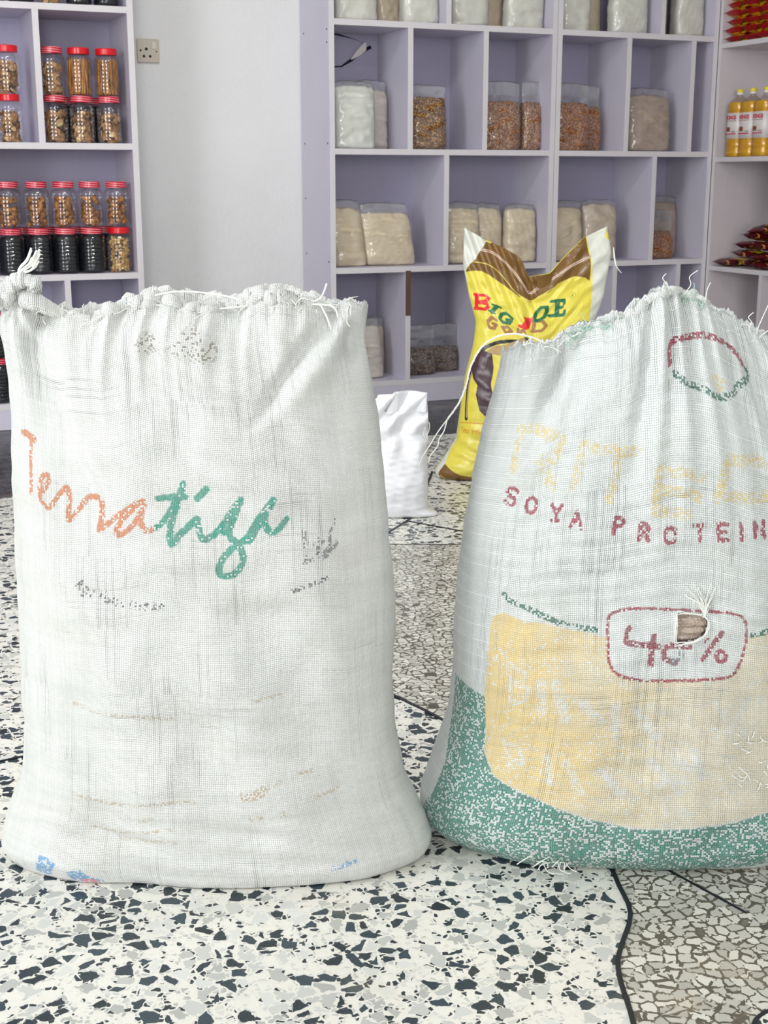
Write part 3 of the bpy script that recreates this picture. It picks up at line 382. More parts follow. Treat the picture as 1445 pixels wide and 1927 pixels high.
# ---------------------------------------------------------------- materials
def plaster(name, c, b=0.0006, rough=0.6):
    M = Mat(name, rough, 0.3); p = M.world()
    n = M.noise(p, 2.5, 3); M.color(M.mix(n, tuple(x*0.93 for x in c[:3])+(1,), tuple(min(1, x*1.05) for x in c[:3])+(1,)))
    h = M.noise(p, 60, 4) * 0.6 + M.noise(p, 14, 3); M.bump(h, b*6, 0.5); return M.m
m_wall = plaster('painted_plaster', srgb(226, 226, 226), 0.0012)
m_wall2 = plaster('plain_plaster', srgb(205, 205, 205))
m_ceil = plaster('ceiling_paint', srgb(225, 226, 228))

def board(name, c, rough=0.42):
    M = Mat(name, rough, 0.4); p = M.pos()
    n = M.noise(p, 4.0, 4); g = M.noise(M.comb(*[a*b for a, b in zip(M.sep(p), (30.0, 30.0, 2.0))]), 3, 3)
    f = n*0.7 + g*0.3
    M.color(M.mix(f, tuple(x*0.90 for x in c[:3])+(1,), tuple(min(1, x*1.08) for x in c[:3])+(1,)))
    M.bump(g, 0.0003, 0.3); return M.m
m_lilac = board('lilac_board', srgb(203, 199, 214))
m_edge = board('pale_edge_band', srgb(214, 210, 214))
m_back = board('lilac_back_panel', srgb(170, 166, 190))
m_sidecab = board('pale_mauve_board', srgb(206, 198, 202))
m_raw = board('raw_chipboard', srgb(96, 72, 62), 0.8)

def terrazzo(name, matrix, darkc, midc, thr_dark, thr_mid, scale, gap, small=True, rough=0.3):
    M = Mat(name, rough, 0.45); p = M.world()
    v = M.sep(p); nx = M.noise(p, 70, 2); ny = M.noise(M.comb(v[1], v[0], 3.3), 70, 2)
    q = M.comb(v[0] + (nx-0.5)*0.010, v[1] + (ny-0.5)*0.010, 0.0)
    a = M.vor(q, scale, 'F1', '2D'); e = M.x(M.vor(q, scale, 'DISTANCE_TO_EDGE', '2D').outputs['Distance'])
    r = M.sep(a.outputs['Color'])
    body = (e - (r[1]*gap + gap*0.35)).step(0.0, 0.035)
    dark = body * r[0].gt(thr_dark)
    mid = body * r[0].lt(thr_mid)
    shade = M.noise(p, 9, 3)
    col = M.mix(shade, tuple(x*0.86 for x in matrix[:3])+(1,), matrix)
    tone = M.mix(r[2], tuple(x*0.72 for x in midc[:3])+(1,), tuple(min(1, x*1.25) for x in midc[:3])+(1,))
    if small:
        a2 = M.vor(q, scale*2.6, 'F1', '2D'); e2 = M.x(M.vor(q, scale*2.6, 'DISTANCE_TO_EDGE', '2D').outputs['Distance']); r2 = M.sep(a2.outputs['Color'])
        b2 = (e2 - (r2[1]*0.16 + 0.04)).step(0.0, 0.06)
        col = M.mix(b2 * r2[0].lt(0.45), col, tone); col = M.mix(b2 * r2[0].gt(0.74), col, darkc)
    col = M.mix(body*0.85, col, M.mix(shade, tuple(x*0.92 for x in matrix[:3])+(1,), matrix))
    col = M.mix(mid, col, tone)
    dt = M.mix(r[2], tuple(x*0.6 for x in darkc[:3])+(1,), tuple(x*1.9 for x in darkc[:3])+(1,))
    speck = M.noise(p, 420, 2).gt(0.66)
    col = M.mix(dark, col, M.mix(speck*0.25, dt, srgb(150, 155, 155)))
    stain = M.noise(p, 5.0, 4).step(0.58, 0.72)
    col = M.mix(stain*0.18, col, srgb(214, 196, 160))
    M.color(col); M.link(M.noise(p, 30, 3)*0.25 + (rough-0.1), M.b.inputs['Roughness'])
    M.bump(M.noise(p, 300, 2), 0.0002, 0.25); return M.m
m_terr = terrazzo('white_terrazzo_dark_chips', srgb(236, 234, 224), srgb(38, 50, 58), srgb(200, 202, 196), 0.62, 0.30, 48, 0.17)
m_tgrey = terrazzo('grey_terrazzo_white_chips', srgb(98, 92, 78), srgb(84, 82, 74), srgb(200, 199, 189), 0.985, 0.97, 62, 0.13)
m_tdark = terrazzo('dark_reflection_terrazzo', srgb(92, 92, 96), srgb(26, 32, 34), srgb(74, 76, 80), 0.35, 0.2, 50, 0.12)  # dark floor band: grazing reflection of the dark cabinets put into the colour
m_strip = Mat('black_divider_strip', 0.4, 0.4, srgb(20, 24, 32)).m

def plastic(name, c, rough=0.35, spec=0.5, coat=0.0):
    M = Mat(name, rough, spec, c); M.b.inputs['Coat Weight'].default_value = coat; return M.m

def film(name, tint=(0.93, 0.93, 0.95, 1), gloss=0.10, rough=0.12, milky=0.08, bumps=0.004, bscale=26, fk=0.5):
    M = Mat(name); nt = M.nt
    tr = M.node('ShaderNodeBsdfTransparent'); tr.inputs[0].default_value = tint
    gl = M.node('ShaderNodeBsdfGlossy'); gl.inputs['Roughness'].default_value = rough
    df = M.node('ShaderNodeBsdfDiffuse'); df.inputs[0].default_value = (0.85, 0.85, 0.87, 1)
    fr = M.node('ShaderNodeLayerWeight'); fr.inputs[0].default_value = 0.35
    m1 = M.node('ShaderNodeMixShader'); m1.inputs[0].default_value = milky
    M.link(tr.outputs[0], m1.inputs[1]); M.link(df.outputs[0], m1.inputs[2])
    m2 = M.node('ShaderNodeMixShader'); M.link(X(nt, fr.outputs['Fresnel'])*fk + gloss, m2.inputs[0])
    M.link(m1.outputs[0], m2.inputs[1]); M.link(gl.outputs[0], m2.inputs[2])
    if bumps:
        h = M.noise(M.pos(), bscale, 2); b = M.node('ShaderNodeBump'); b.inputs['Distance'].default_value = bumps
        M.link(h, b.inputs['Height']); M.link(b.outputs[0], gl.inputs['Normal'])
    M.link(m2.outputs[0], nt.nodes['Material Output'].inputs['Surface']); return M.m
m_film = film('clear_bag_film', (0.985, 0.985, 0.99, 1), 0.035, 0.12, 0.075, fk=0.22)
m_jar = film('clear_jar_plastic', (0.985, 0.975, 0.99, 1), 0.065, 0.04, 0.004, 0, fk=0.35)

def powder(name, c, grain=0.0):
    M = Mat(name, 0.55, 0.3); p = M.pos()
    n = M.noise(p, 14, 4); M.color(M.mix(n, tuple(x*0.84 for x in c[:3])+(1,), tuple(min(1, x*1.06) for x in c[:3])+(1,)))
    M.bump(M.noise(p, 60, 4)*0.4 + M.noise(p, 14, 2), 0.0018, 0.4); return M.m
m_flour = powder('white_flour', srgb(226, 225, 212))
m_starch = powder('bright_white_starch', srgb(224, 226, 216))
m_cream = powder('cream_meal', srgb(222, 206, 176))
m_beigemeal = powder('beige_meal', srgb(206, 190, 170))
m_brownmeal = powder('dull_beige_meal', srgb(178, 158, 142))
m_dullwhite = powder('cotton_white_meal', srgb(206, 198, 188))

def grain(name, c1, c2, c3, sc=190):
    M = Mat(name, 0.6, 0.35); p = M.pos(); v = M.vor(p, sc); r = M.sep(v.outputs['Color'])
    c = M.mix(r[0], c1, c2); c = M.mix(r[1].gt(0.78), c, c3); e = M.x(v.outputs['Distance'])
    c = M.mix(r[2].lt(0.2), c, tuple(x*0.45 for x in c1[:3])+(1,))
    M.color(c); M.bump(e*-1.0, 0.004, 0.8); return M.m
m_grain = grain('brown_cracked_grain', srgb(128, 74, 46), srgb(186, 126, 84), srgb(222, 184, 138), 300)
m_grain2 = grain('red_brown_seed', srgb(132, 74, 42), srgb(190, 124, 76), srgb(212, 160, 112), 280)
m_grain3 = grain('golden_brown_flakes', srgb(92, 58, 30), srgb(168, 116, 62), srgb(214, 168, 104), 250)
m_graingrey = grain('grey_brown_herb', srgb(74, 60, 52), srgb(126, 106, 90), srgb(160, 140, 118), 240)

# woven polypropylene: plain weave with loose tapes, printed inks laid over the tapes
def woven(name, base, inks, tape=0.0023, gapc=srgb(158, 160, 154), loose=0.5, wv='wuv', slit=0.86, ribs=False):
    M = Mat(name, 0.42, 0.35); uv = M.attr(wv).outputs['Vector']; u, v, _ = M.sep(uv)
    wob = M.noise(M.comb(u*30.0, v*30.0, 0.0), 1.0, 2)
    uu = (u + (wob-0.5)*0.0022) / tape; vv = (v + (wob-0.5)*0.0026) / tape
    cu = uu.floor(); cv = vv.floor(); par = (cu + cv + 1000.0).mod(2.0)
    fu = ((uu.fract() - 0.5)*2.0).abs(); fv = ((vv.fract() - 0.5)*2.0).abs()
    ru = M.white(M.comb(cu, 3.1, 0.0)); rv = M.white(M.comb(cv, 7.7, 0.0)); rc = M.white(M.comb(cu, cv, 1.0))
    hw = (fu.pw(4.0)*0.8 + fv.pw(2.0)*0.45).inv(); hf = (fv.pw(4.0)*0.8 + fu.pw(2.0)*0.45).inv()
    h = hw*par + hf*par.inv() + (ru+rv+rc)*0.16
    # loose single tapes standing proud
    lu = M.white(M.comb(cu, 9.0, (vv/26.0).floor())).gt(0.975)
    lv = M.white(M.comb(cv, 5.0, (uu/22.0).floor())).gt(0.978)
    h = h + lu*(fu.lt(0.35))*0.7*loose + lv*(fv.lt(0.35))*0.7*loose
    gap = (hw.mx(hf)).step(0.55, 0.25)*0.8 + (M.noise(uv, 18, 3).step(0.52, 0.75)*0.55)*(hw*par + hf*par.inv()).step(0.55, 0.1)
    lp = M.noise(M.comb(u*14.0, v*5.0, 2.0), 1.0, 3).step(0.42, 0.62); lq = M.noise(M.comb(u*5.0, v*14.0, 6.0), 1.0, 3).step(0.54, 0.72)
    sl = M.white(M.comb(cu, 11.3, (vv/40.0).floor())).gt(slit)*lp*fu.step(0.55, 0.9) + M.white(M.comb(cv, 13.3, (uu/34.0).floor())).gt(slit+0.05)*lq*fv.step(0.55, 0.9)
    h = h - sl*0.9
    tone = ru*0.4 + rv*0.3 + rc*0.3
    c = M.mix(tone, tuple(x*0.90 for x in base[:3])+(1,), tuple(min(1, x*1.04) for x in base[:3])+(1,))
    c = M.mix(gap, c, gapc)
    c = M.mix(sl*0.45, c, tuple(x*0.34 for x in base[:3])+(1,))
    if ribs:
        rb = (cv + 700.0).mod(8.0).lt(0.5)*fv.lt(0.42)*M.noise(M.comb(u*20.0, cv, 0.0), 1.0, 2).step(0.38, 0.5); h = h + rb*0.9; c = M.mix(rb*0.8, c, srgb(240, 242, 240))
    grime = M.noise(uv, 7, 5).step(0.5, 0.8); c = M.mix(grime*0.22, c, srgb(196, 190, 172))
    cells = M.white(M.comb(cu, cv, 4.0)); patch = M.noise(uv, 22, 3)
    for an, colr, dens, soft in inks:
        d = M.x(M.attr(an).outputs['Fac'])
        k = (d + (cells-0.5)*0.0016).step(soft, -soft) * ((cells*0.75 + patch*0.55).lt(dens)*0.90 + 0.10) * (rc*0.16 + 0.86)
        if an == 'ink_beige': k = k * ((u + (M.noise(uv, 9, 3)-0.5)*0.30).step(0.02, -0.22)*0.55 + 0.42)
        k = k * ((fu.mx(fv)).step(1.02, 0.62)*0.65 + 0.35)
        c = M.mix(k, c, colr)
    M.color(c); M.bump(h + patch*0.5, tape*0.34, 1.0); return M.m
WHITE = srgb(226, 228, 225)
m_sackL = woven('white_woven_sack', WHITE, [
    ('ink_orange', srgb(200, 118, 66), 0.92, 0.0012), ('ink_teal', srgb(10, 146, 124), 0.95, 0.0012), ('ink_grey', srgb(120, 122, 128), 0.62, 0.0012),
    ('ink_black', srgb(70, 72, 80), 0.66, 0.0010), ('ink_blue', srgb(96, 158, 206), 0.80, 0.0012), ('ink_pink', srgb(226, 140, 148), 0.80, 0.0012),
    ('ink_holes', srgb(140, 130, 118), 0.46, 0.006), ('ink_stain', srgb(184, 164, 132), 0.62, 0.003)])
m_sackR = woven('printed_woven_sack', srgb(220, 225, 223), [
    ('ink_faint', srgb(222, 204, 148), 0.62, 0.0025), ('ink_beige', srgb(226, 198, 126), 0.98, 0.0015), ('ink_teal', srgb(30, 122, 106), 0.80, 0.0015),
    ('ink_rubbed', srgb(218, 222, 220), 0.74, 0.004), ('ink_green', srgb(24, 96, 80), 0.74, 0.0012), ('ink_red', srgb(146, 22, 56), 0.90, 0.0010),
    ('ink_grime', srgb(122, 142, 150), 0.62, 0.003)], tape=0.0025, loose=0.9, slit=0.70, ribs=True, gapc=srgb(142, 152, 150))
m_cloth = woven('white_woven_hem', WHITE, [], tape=0.0023)
m_thread = Mat('white_plastic_thread', 0.5, 0.4, srgb(236, 238, 232)).m
m_greenthread = Mat('pale_green_thread', 0.5, 0.4, srgb(176, 206, 192)).m

def ricebag():
    M = Mat('printed_rice_bag', 0.32, 0.5); uv = M.attr('wuv').outputs['Vector']
    st = M.noise(M.comb(*[a*b for a, b in zip(M.sep(uv), (260.0, 12.0, 1.0))]), 1.0, 3)
    c = M.mix(st, srgb(214, 200, 62), srgb(232, 218, 88))
    for an, colr, soft in [('ink_brown', srgb(118, 84, 34), .0008), ('ink_clear', srgb(214, 216, 206), .0008), ('ink_gold', srgb(228, 214, 96), .0008), ('ink_white', srgb(214, 190, 172), .0008), ('ink_line', srgb(118, 84, 44), .0006),
        ('ink_black', srgb(34, 36, 34), .0008), ('ink_ochre', srgb(176, 148, 100), .0008), ('ink_plum', srgb(62, 34, 44), .0008), ('ink_orange', srgb(214, 120, 20), .0006), ('ink_tan', srgb(160, 112, 60), .0006),
        ('ink_green', srgb(10, 104, 58), .0006), ('ink_red', srgb(226, 32, 36), .0006)]:
        c = M.mix(M.x(M.attr(an).outputs['Fac']).step(soft, -soft), c, colr)
    M.color(c); M.b.inputs['Coat Weight'].default_value = 0.25; M.b.inputs['Coat Roughness'].default_value = 0.2
    M.bump(M.noise(uv, 26, 4) + st*0.2, 0.005, 0.7); return M.m
m_rice = ricebag()
def whitebag():
    M = Mat('white_plastic_bag', 0.35, 0.5, srgb(236, 237, 241)); M.bump(M.noise(M.pos(), 30, 4), 0.004, 0.6); return M.m
m_whitebag = whitebag()

# ---------------------------------------------------------------- the room
XR, YB = 3.985, 5.325
def wallbox(name, *b, mat=m_wall):
    o = MB().box(*b).build(name, mat); return tag(o, kind='structure')
wallbox('wall_back', -2.6, XR+0.1, YB, YB+0.12, 0, 2.9)
wallbox('wall_right', XR, XR+0.12, -5.6, YB, 0, 2.9, mat=m_wall2)
w = MB()
for b in [(-2.62, -2.5, -5.6, -0.95, 0, 2.9), (-2.62, -2.5, 1.6, YB, 0, 2.9), (-2.62, -2.5, -0.95, 1.6, 0, 0.65), (-2.62, -2.5, -0.95, 1.6, 2.45, 2.9)]: w.box(*b)
tag(w.build('wall_left', m_wall2), kind='structure')
w = MB()
for b in [(0.25, XR, -5.62, -5.5, 0, 2.9), (-2.5, 0.25, -5.62, -5.5, 2.78, 2.9)]: w.box(*b)
tag(w.build('wall_front', m_wall2), kind='structure')
wallbox('ceiling', -2.62, XR+0.12, -5.62, YB+0.12, 2.9, 3.0, mat=m_ceil)

def flat(name, poly, z, mat, thick=0.0):
    mb = MB(); n = len(poly)
    if thick:
        mb.add([(x, y, z-thick) for x, y in poly]+[(x, y, z) for x, y in poly], [tuple(range(n, 2*n))]+[(i, (i+1) % n, n+(i+1) % n, n+i) for i in range(n)])
    else: mb.add([(x, y, z) for x, y in poly], [tuple(range(n))])
    return tag(mb.build(name, mat), kind='structure')
wallbox('floor', -2.62, XR+0.12, -5.62, YB, -0.10, 0.0, mat=m_terr)
curve = [(.62, .80), (.69, .93), (.735, 1.04), (.762, 1.10), (.783, 1.152), (.803, 1.19), (.828, 1.22), (.876, 1.275), (.90, 1.34), (.918, 1.40), (.935, 1.55), (.940, 1.75), (.924, 1.93), (.89, 2.071), (.84, 2.3), (.87, 2.7), (1.0, 3.12)]
curve = [tuple(p) for p in sm(curve, 3)]
gpoly = curve + [(1.287, 3.004), (1.454, 2.933), (2.1, 2.66), (2.6, 2.0), (2.6, 1.0), (2.0, .45), (1.2, .5)]
flat('trim_1', gpoly, 0.0006, m_tgrey, 0.01)
flat('trim_2', [(-2.5, 3.35), (-.2, 3.55), (.9, 4.15), (1.6, 4.30), (2.35, 4.32), (3.66, 4.1), (3.66, 5.3), (-2.5, 5.3)], 0.0006, m_tdark, 0.01)
loop = [(.925+.062*math.cos(a)-.012*math.sin(a), .992+.050*math.sin(a)) for a in [i*PI/16 for i in range(32)]]
flat('trim_3', loop, 0.0012, m_terr, 0.01)
def strip(n, pts, w=0.0035, z=0.0018):
    mb = MB(); P = [np.array(p, float) for p in pts]; L = []; R = []
    for i, p in enumerate(P):
        t = P[min(i+1, len(P)-1)] - P[max(i-1, 0)]; t /= np.linalg.norm(t); q = np.array([-t[1], t[0]])*w/2; L.append(p+q); R.append(p-q)
    m = len(P); vs = [(*p, z) for p in L]+[(*p, z) for p in R]+[(*p, -0.004) for p in L]+[(*p, -0.004) for p in R]
    fs = [(i, m+i, m+i+1, i+1) for i in range(m-1)]+[(2*m+i, i, i+1, 2*m+i+1) for i in range(m-1)]+[(m+i, 3*m+i, 3*m+i+1, m+i+1) for i in range(m-1)]
    mb.add(vs, fs); return tag(mb.build('trim_%d' % n, m_strip), kind='structure')
strip(4, curve, 0.006)
strip(5, [(.940, 1.46), (.983, 1.345), (1.011, 1.218)], 0.0035)
strip(6, loop+loop[:1], 0.005)
strip(7, [(-1.2, 2.03), (.15, 2.045), (.60, 2.10)], 0.004)
strip(8, [(1.25, 3.05), (1.347, 3.133), (1.44, 3.225), (1.63, 3.54), (1.75, 3.75)], 0.007)
strip(9, [(1.42, 3.21), (1.512, 3.051), (1.62, 2.86)], 0.006)
strip(10, [(1.0, 3.12), (1.287, 3.004), (1.454, 2.933), (2.1, 2.66)], 0.004, 0.0014)

# ---------------------------------------------------------------- shelving
def unit(name_label, x0, x1, tops, dividers, ztop, base_top, group, left=True, right=True, t=0.022, y0=4.999, y1=5.319):
    """bookcase along the back wall; tops = heights of shelf tops, dividers[i] = xs between tops[i] and tops[i+1]"""
    r = thing('shelving_unit', ((x0+x1)/2, (y0+y1)/2, 0), 0, name_label, 'shelves', group)
    ox, oy = (x0+x1)/2, (y0+y1)/2
    def bx(nm, a0, a1, b0, b1, c0, c1, mats=(m_lilac, m_edge)):
        return MB().box(a0-ox, a1-ox, b0-oy, b1-oy, c0, c1, front='y').build(nm, list(mats), r)
    bx('side_panel', x0, x0+t, y0, y1, 0.002, ztop); bx('side_panel', x1-t, x1, y0, y1, 0.002, ztop)
    bx('top_panel', x0, x1, y0, y1, ztop, ztop+t)
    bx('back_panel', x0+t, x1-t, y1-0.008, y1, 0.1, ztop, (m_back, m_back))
    bx('kickboard', x0+t, x1-t, y0+0.002, y0+0.02, 0.002, base_top-t, (m_lilac, m_lilac))
    for z in tops: bx('shelf', x0+t, x1-t, y0+0.001, y1-0.008, z-t, z)
    lv = list(tops)+[ztop]
    for i, ds in enumerate(dividers):
        for d in ds: bx('divider', d-t/2, d+t/2, y0+0.002, y1-0.008, lv[i], lv[i+1]-t if i < len(tops)-1 else ztop)
    return r
G1 = None
ua = unit('tall lilac shelving unit in the middle, left side panel facing the bare wall', 1.885, 2.874, (.098, .555, 1.011, 1.485), ((2.218, 2.545), (2.385,), (2.225, 2.553), (2.387,)), 1.97, .098, G1)
ub = unit('lilac shelving unit in the back right corner, behind the printed sack', 2.876, 3.6605, (.098, .555, 1.011, 1.485), ((3.193, 3.518), (3.369,), (3.22, 3.54), (3.379,)), 1.97, .098, G1)
uc = unit('lilac shelving unit on the left holding the red-lidded jars', -0.20, 1.142, (.098, .56, 1.022, 1.49), ((.86, .32), (.58, .1), (.80, .3), (.45,)), 1.97, .098, G1)
# damage on the middle unit: chipped divider edge and a torn flap of backing paper, screw heads in the side
e = MB().box(-.011, .011, -.0015, 0, -.09, .09).build('chipped_edge', m_raw, ua); e.location = (2.218-2.3795, 5.0-5.159, .448)
for y, z in [(5.02, 1.447), (5.02, 1.40), (5.28, 1.455), (5.02, 1.03), (5.28, 1.035), (5.02, .58), (5.28, .60), (5.28, .82)]:
    MB().tube([(1.8835-2.3795, y-5.159, z), (1.886-2.3795, y-5.159, z)], .0035, 8).build('screw_head', m_strip, ua)
m_tear = Mat('dark_tear', 0.8, 0.2, srgb(30, 22, 40)).m; m_paper = Mat('white_torn_paper', 0.7, 0.3, srgb(232, 226, 222)).m
tr = MB()
def ribbon(mb, pts, ws, y, mi=0):
    P = [np.array(p, float) for p in pts]; vs = []
    for i, p in enumerate(P):
        t = P[min(i+1, len(P)-1)] - P[max(i-1, 0)]; t /= np.linalg.norm(t); q = np.array([-t[1], t[0]])*ws[i]/2
        vs += [(p[0]+q[0], y, p[1]+q[1]), (p[0]-q[0], y, p[1]-q[1])]
    return mb.add(vs, [(2*i, 2*i+1, 2*i+3, 2*i+2) for i in range(len(P)-1)], mi)
ox, oy = 2.3795, 5.159
ribbon(tr, [(1.99-ox, 1.478-.0), (2.03-ox, 1.462), (2.10-ox, 1.448), (2.135-ox, 1.438), (2.16-ox, 1.424)], [.012, .008, .002, .001, .001], 5.309-oy)
ribbon(tr, [(1.95-ox, 1.335), (2.02-ox, 1.336), (2.055-ox, 1.338), (2.10-ox, 1.365), (2.14-ox, 1.395), (2.185-ox, 1.418)], [.005, .005, .006, .012, .010, .014], 5.309-oy)
ribbon(tr, [(2.095-ox, 1.366), (2.125-ox, 1.39), (2.15-ox, 1.412), (2.158-ox, 1.432)], [.004, .022, .028, .006], 5.300-oy, 1)
tr.build('torn_backing', [m_tear, m_paper], ua)

# shelving on the right-hand wall, opening towards the room
r = thing('shelving_unit', (3.82, 4.2, 0), 0, 'pale mauve shelving unit on the right wall with oil bottles and snack packets', 'shelves')
def sx(nm, x0, x1, y0, y1, z0, z1, mats=(m_sidecab, m_edge)):
    return MB().box(x0-3.82, x1-3.82, y0-4.2, y1-4.2, z0, z1, front='x').build(nm, list(mats), r)
X0, X1 = 3.661, 3.975; t = .02
sx('side_panel', X0, X1, 4.975, 4.995, .002, 1.97); sx('side_panel', X0, X1, 3.40, 3.42, .002, 1.97); sx('top_panel', X0, X1, 3.40, 4.995, 1.97, 1.99)
sx('back_panel', X1-.008, X1, 3.42, 4.975, .1, 1.97); sx('kickboard', X0+.002, X0+.02, 3.42, 4.975, .002, .08)
for z in (.098, .525, .988, 1.455): sx('shelf', X0+.001, X1-.008, 3.42, 4.975, z-t, z)
for y, z0, z1 in [(4.62, .098, .505), (4.05, .098, .505), (4.53, .525, .968), (4.0, .525, .968), (4.2, .988, 1.435), (4.2, 1.455, 1.97)]: sx('divider', X0+.002, X1-.008, y-.01, y+.01, z0, z1)

# wall socket on the bare wall between the units
so = thing('wall_socket', (1.268, YB, 1.372), 0, 'square switched three-pin socket plate on the bare wall', 'socket')
m_sock = plastic('aged_ivory_plastic', srgb(196, 188, 172), 0.4); m_hole = plastic('socket_hole', srgb(26, 22, 20), 0.7)
MB().box(-.043, .043, -.011, 0.0, -.043, .043).build('face_plate', m_sock, so, bevel=.003)
hb = MB()
for x, z, rr in [(-.008, .006, .0058), (-.018, -.020, .0052), (.006, -.020, .0052), (-.030, .001, .004)]: hb.tube([(x, -.0118, z), (x, -.0102, z)], rr, 12)
hb.build('pin_holes', m_hole, so)
MB().box(.014, .030, -.0145, -.010, .006, .034).build('rocker_switch', plastic('pale_switch', srgb(216, 208, 196), .35), so, bevel=.002)
MB().tube([(.031, -.0118, -.002), (.031, -.0102, -.002)], .003, 10).build('indicator', plastic('dull_red_neon', srgb(90, 40, 30), .4), so)
# ---------------------------------------------------------------- cloth meshes
def gridmesh(name, A, spec_inks=None, cut=None):
    Xg, Yg, Zg, Ug, Vg = A; nv, nu = Xg.shape
    co = np.stack([Xg, Yg, Zg], -1).reshape(-1, 3)
    i = np.arange(nv-1)[:, None]*nu; j = np.arange(nu)[None]; k = (j+1) % nu
    q = np.stack([i+j, i+k, i+nu+k, i+nu+j], -1).reshape(-1, 4)
    P = np.stack([Ug.ravel(), Vg.ravel()], -1); front = np.abs(Ug.ravel()) < np.abs(Ug).max()*0.5
    if cut is not None:
        m = cut(co, P, front); q = q[~(m[q].all(1))]
    q = q[:, ::-1] if False else q
    me = bpy.data.meshes.new(name); me.vertices.add(len(co)); me.vertices.foreach_set('co', co.ravel())
    me.loops.add(len(q)*4); me.loops.foreach_set('vertex_index', q.ravel().astype(np.int32))
    me.polygons.add(len(q)); me.polygons.foreach_set('loop_start', np.arange(len(q), dtype=np.int32)*4)
    try: me.polygons.foreach_set('loop_total', np.full(len(q), 4, np.int32))
    except Exception: pass
    me.update(calc_edges=True)
    a = me.attributes.new('wuv', 'FLOAT_VECTOR', 'POINT'); a.data.foreach_set('vector', np.stack([P[:, 0], P[:, 1], 0*P[:, 0]], -1).ravel())
    for nm, shapes in (spec_inks or {}).items():
        d = np.full(len(P), 0.05); d[front] = ink(P[front], shapes)
        at = me.attributes.new('ink_'+nm, 'FLOAT', 'POINT'); at.data.foreach_set('value', d)
    return me

def placed(key, name, label, cat, group=None):
    (px, py), rz, spec = PLACE[key]; return thing(name, (px, py, 0), math.radians(rz), label, cat, group), spec

def surf(A, u, v):
    """point of a cloth surface at tape coordinates (metres)"""
    U0 = A[3][10]; V0 = A[4][:, 0]; j = int(np.argmin(abs(U0-u))); i = 3+int(np.argmin(abs(V0[3:-3]-v)))
    return np.array([A[0][i, j], A[1][i, j], A[2][i, j]])

def frays(root, A, seed, count, names='loose_thread', length=(.012, .04), mat=None, urange=(-.3, .3), drop=.006, rad=.0007):
    r = random.Random(seed)
    for k in range(count):
        u = r.uniform(*urange); p = surf(A, u, 9); L = r.uniform(*length); a = r.uniform(0, 6.28); up = r.uniform(-.3, 1.0)
        d = np.array([math.cos(a), -abs(math.sin(a))*.8, up]); d /= np.linalg.norm(d); pts = [p + np.array([0, -.002, -drop])]; q = pts[0]
        for s in range(5):
            d = d + np.array([r.uniform(-.6, .6), r.uniform(-.5, .5), r.uniform(-.7, .35)]); d /= np.linalg.norm(d); q = q + d*L/5; pts.append(q)
        yield pts, rad*r.uniform(.7, 1.5)

# ---------------------------------------------------------------- the big white sack on the left
rootL, specL = placed('L', 'woven_sack', 'large white woven sack with orange and teal cursive lettering, knotted at its left corner', 'sack')
A_L = cloth(specL, 640, 380)
link('sack_body', gridmesh('sack_body', A_L, PRINTS['L']), m_sackL, rootL, True)
def hem(A, root, mat, u0, u1, n, rad, seed, name='frayed_hem', dz=-.003):
    rr = np.random.RandomState(seed); us = np.linspace(u0, u1, n); pts = []; rs = []
    ph = rr.rand(4)*6.28
    for i, u in enumerate(us):
        p = surf(A, u, 9); t = i/(n-1)
        pts.append(p + np.array([0, .002*math.sin(t*37+ph[0])-.001, dz+.002*math.sin(t*61+ph[1])])); rs.append(rad*(.7+.25*abs(math.sin(t*23+ph[2]))+.08*rr.rand())*min(1, 4*t+.2, 4*(1-t)+.2))
    mb = MB().tube(pts, rs, 10); o = mb.build(name, mat, root, True); me = o.data
    a = me.attributes.new('wuv', 'FLOAT_VECTOR', 'POINT'); co = np.array([v.co[:] for v in me.vertices]); a.data.foreach_set('vector', np.stack([co[:, 0], co[:, 2]*1.0+co[:, 1], 0*co[:, 0]], -1).ravel())
    return o
hem(A_L, rootL, m_cloth, -.17, .24, 150, .0075, 4)
hem(A_L, rootL, m_cloth, -.12, .02, 70, .009, 9, dz=.001)
hem(A_L, rootL, m_cloth, .05, .16, 60, .011, 6, dz=.001)
mb = MB()
for pts, rad in frays(rootL, A_L, 5, 80, urange=(-.20, .26), length=(.010, .036), rad=.0005): mb.tube(sm(pts, 3), rad, 5)
for pts in ([(-.12, -.02, .735), (-.08, -.028, .752), (-.03, -.030, .765), (.02, -.026, .762), (.07, -.022, .752), (.12, -.02, .752)],
            [(-.10, -.02, .742), (-.05, -.028, .749), (.0, -.032, .744), (.06, -.028, .748), (.10, -.02, .76)],
            [(.135, -.02, .752), (.15, -.03, .757), (.158, -.032, .775)], [(.14, -.03, .75), (.165, -.038, .748), (.172, -.04, .735)], [(.15, -.035, .75), (.158, -.04, .735), (.163, -.04, .72)]):
    mb.tube(sm(pts, 6), .0012, 6)
tag(mb.build('loose_threads', m_thread, rootL, True), kind='stuff')
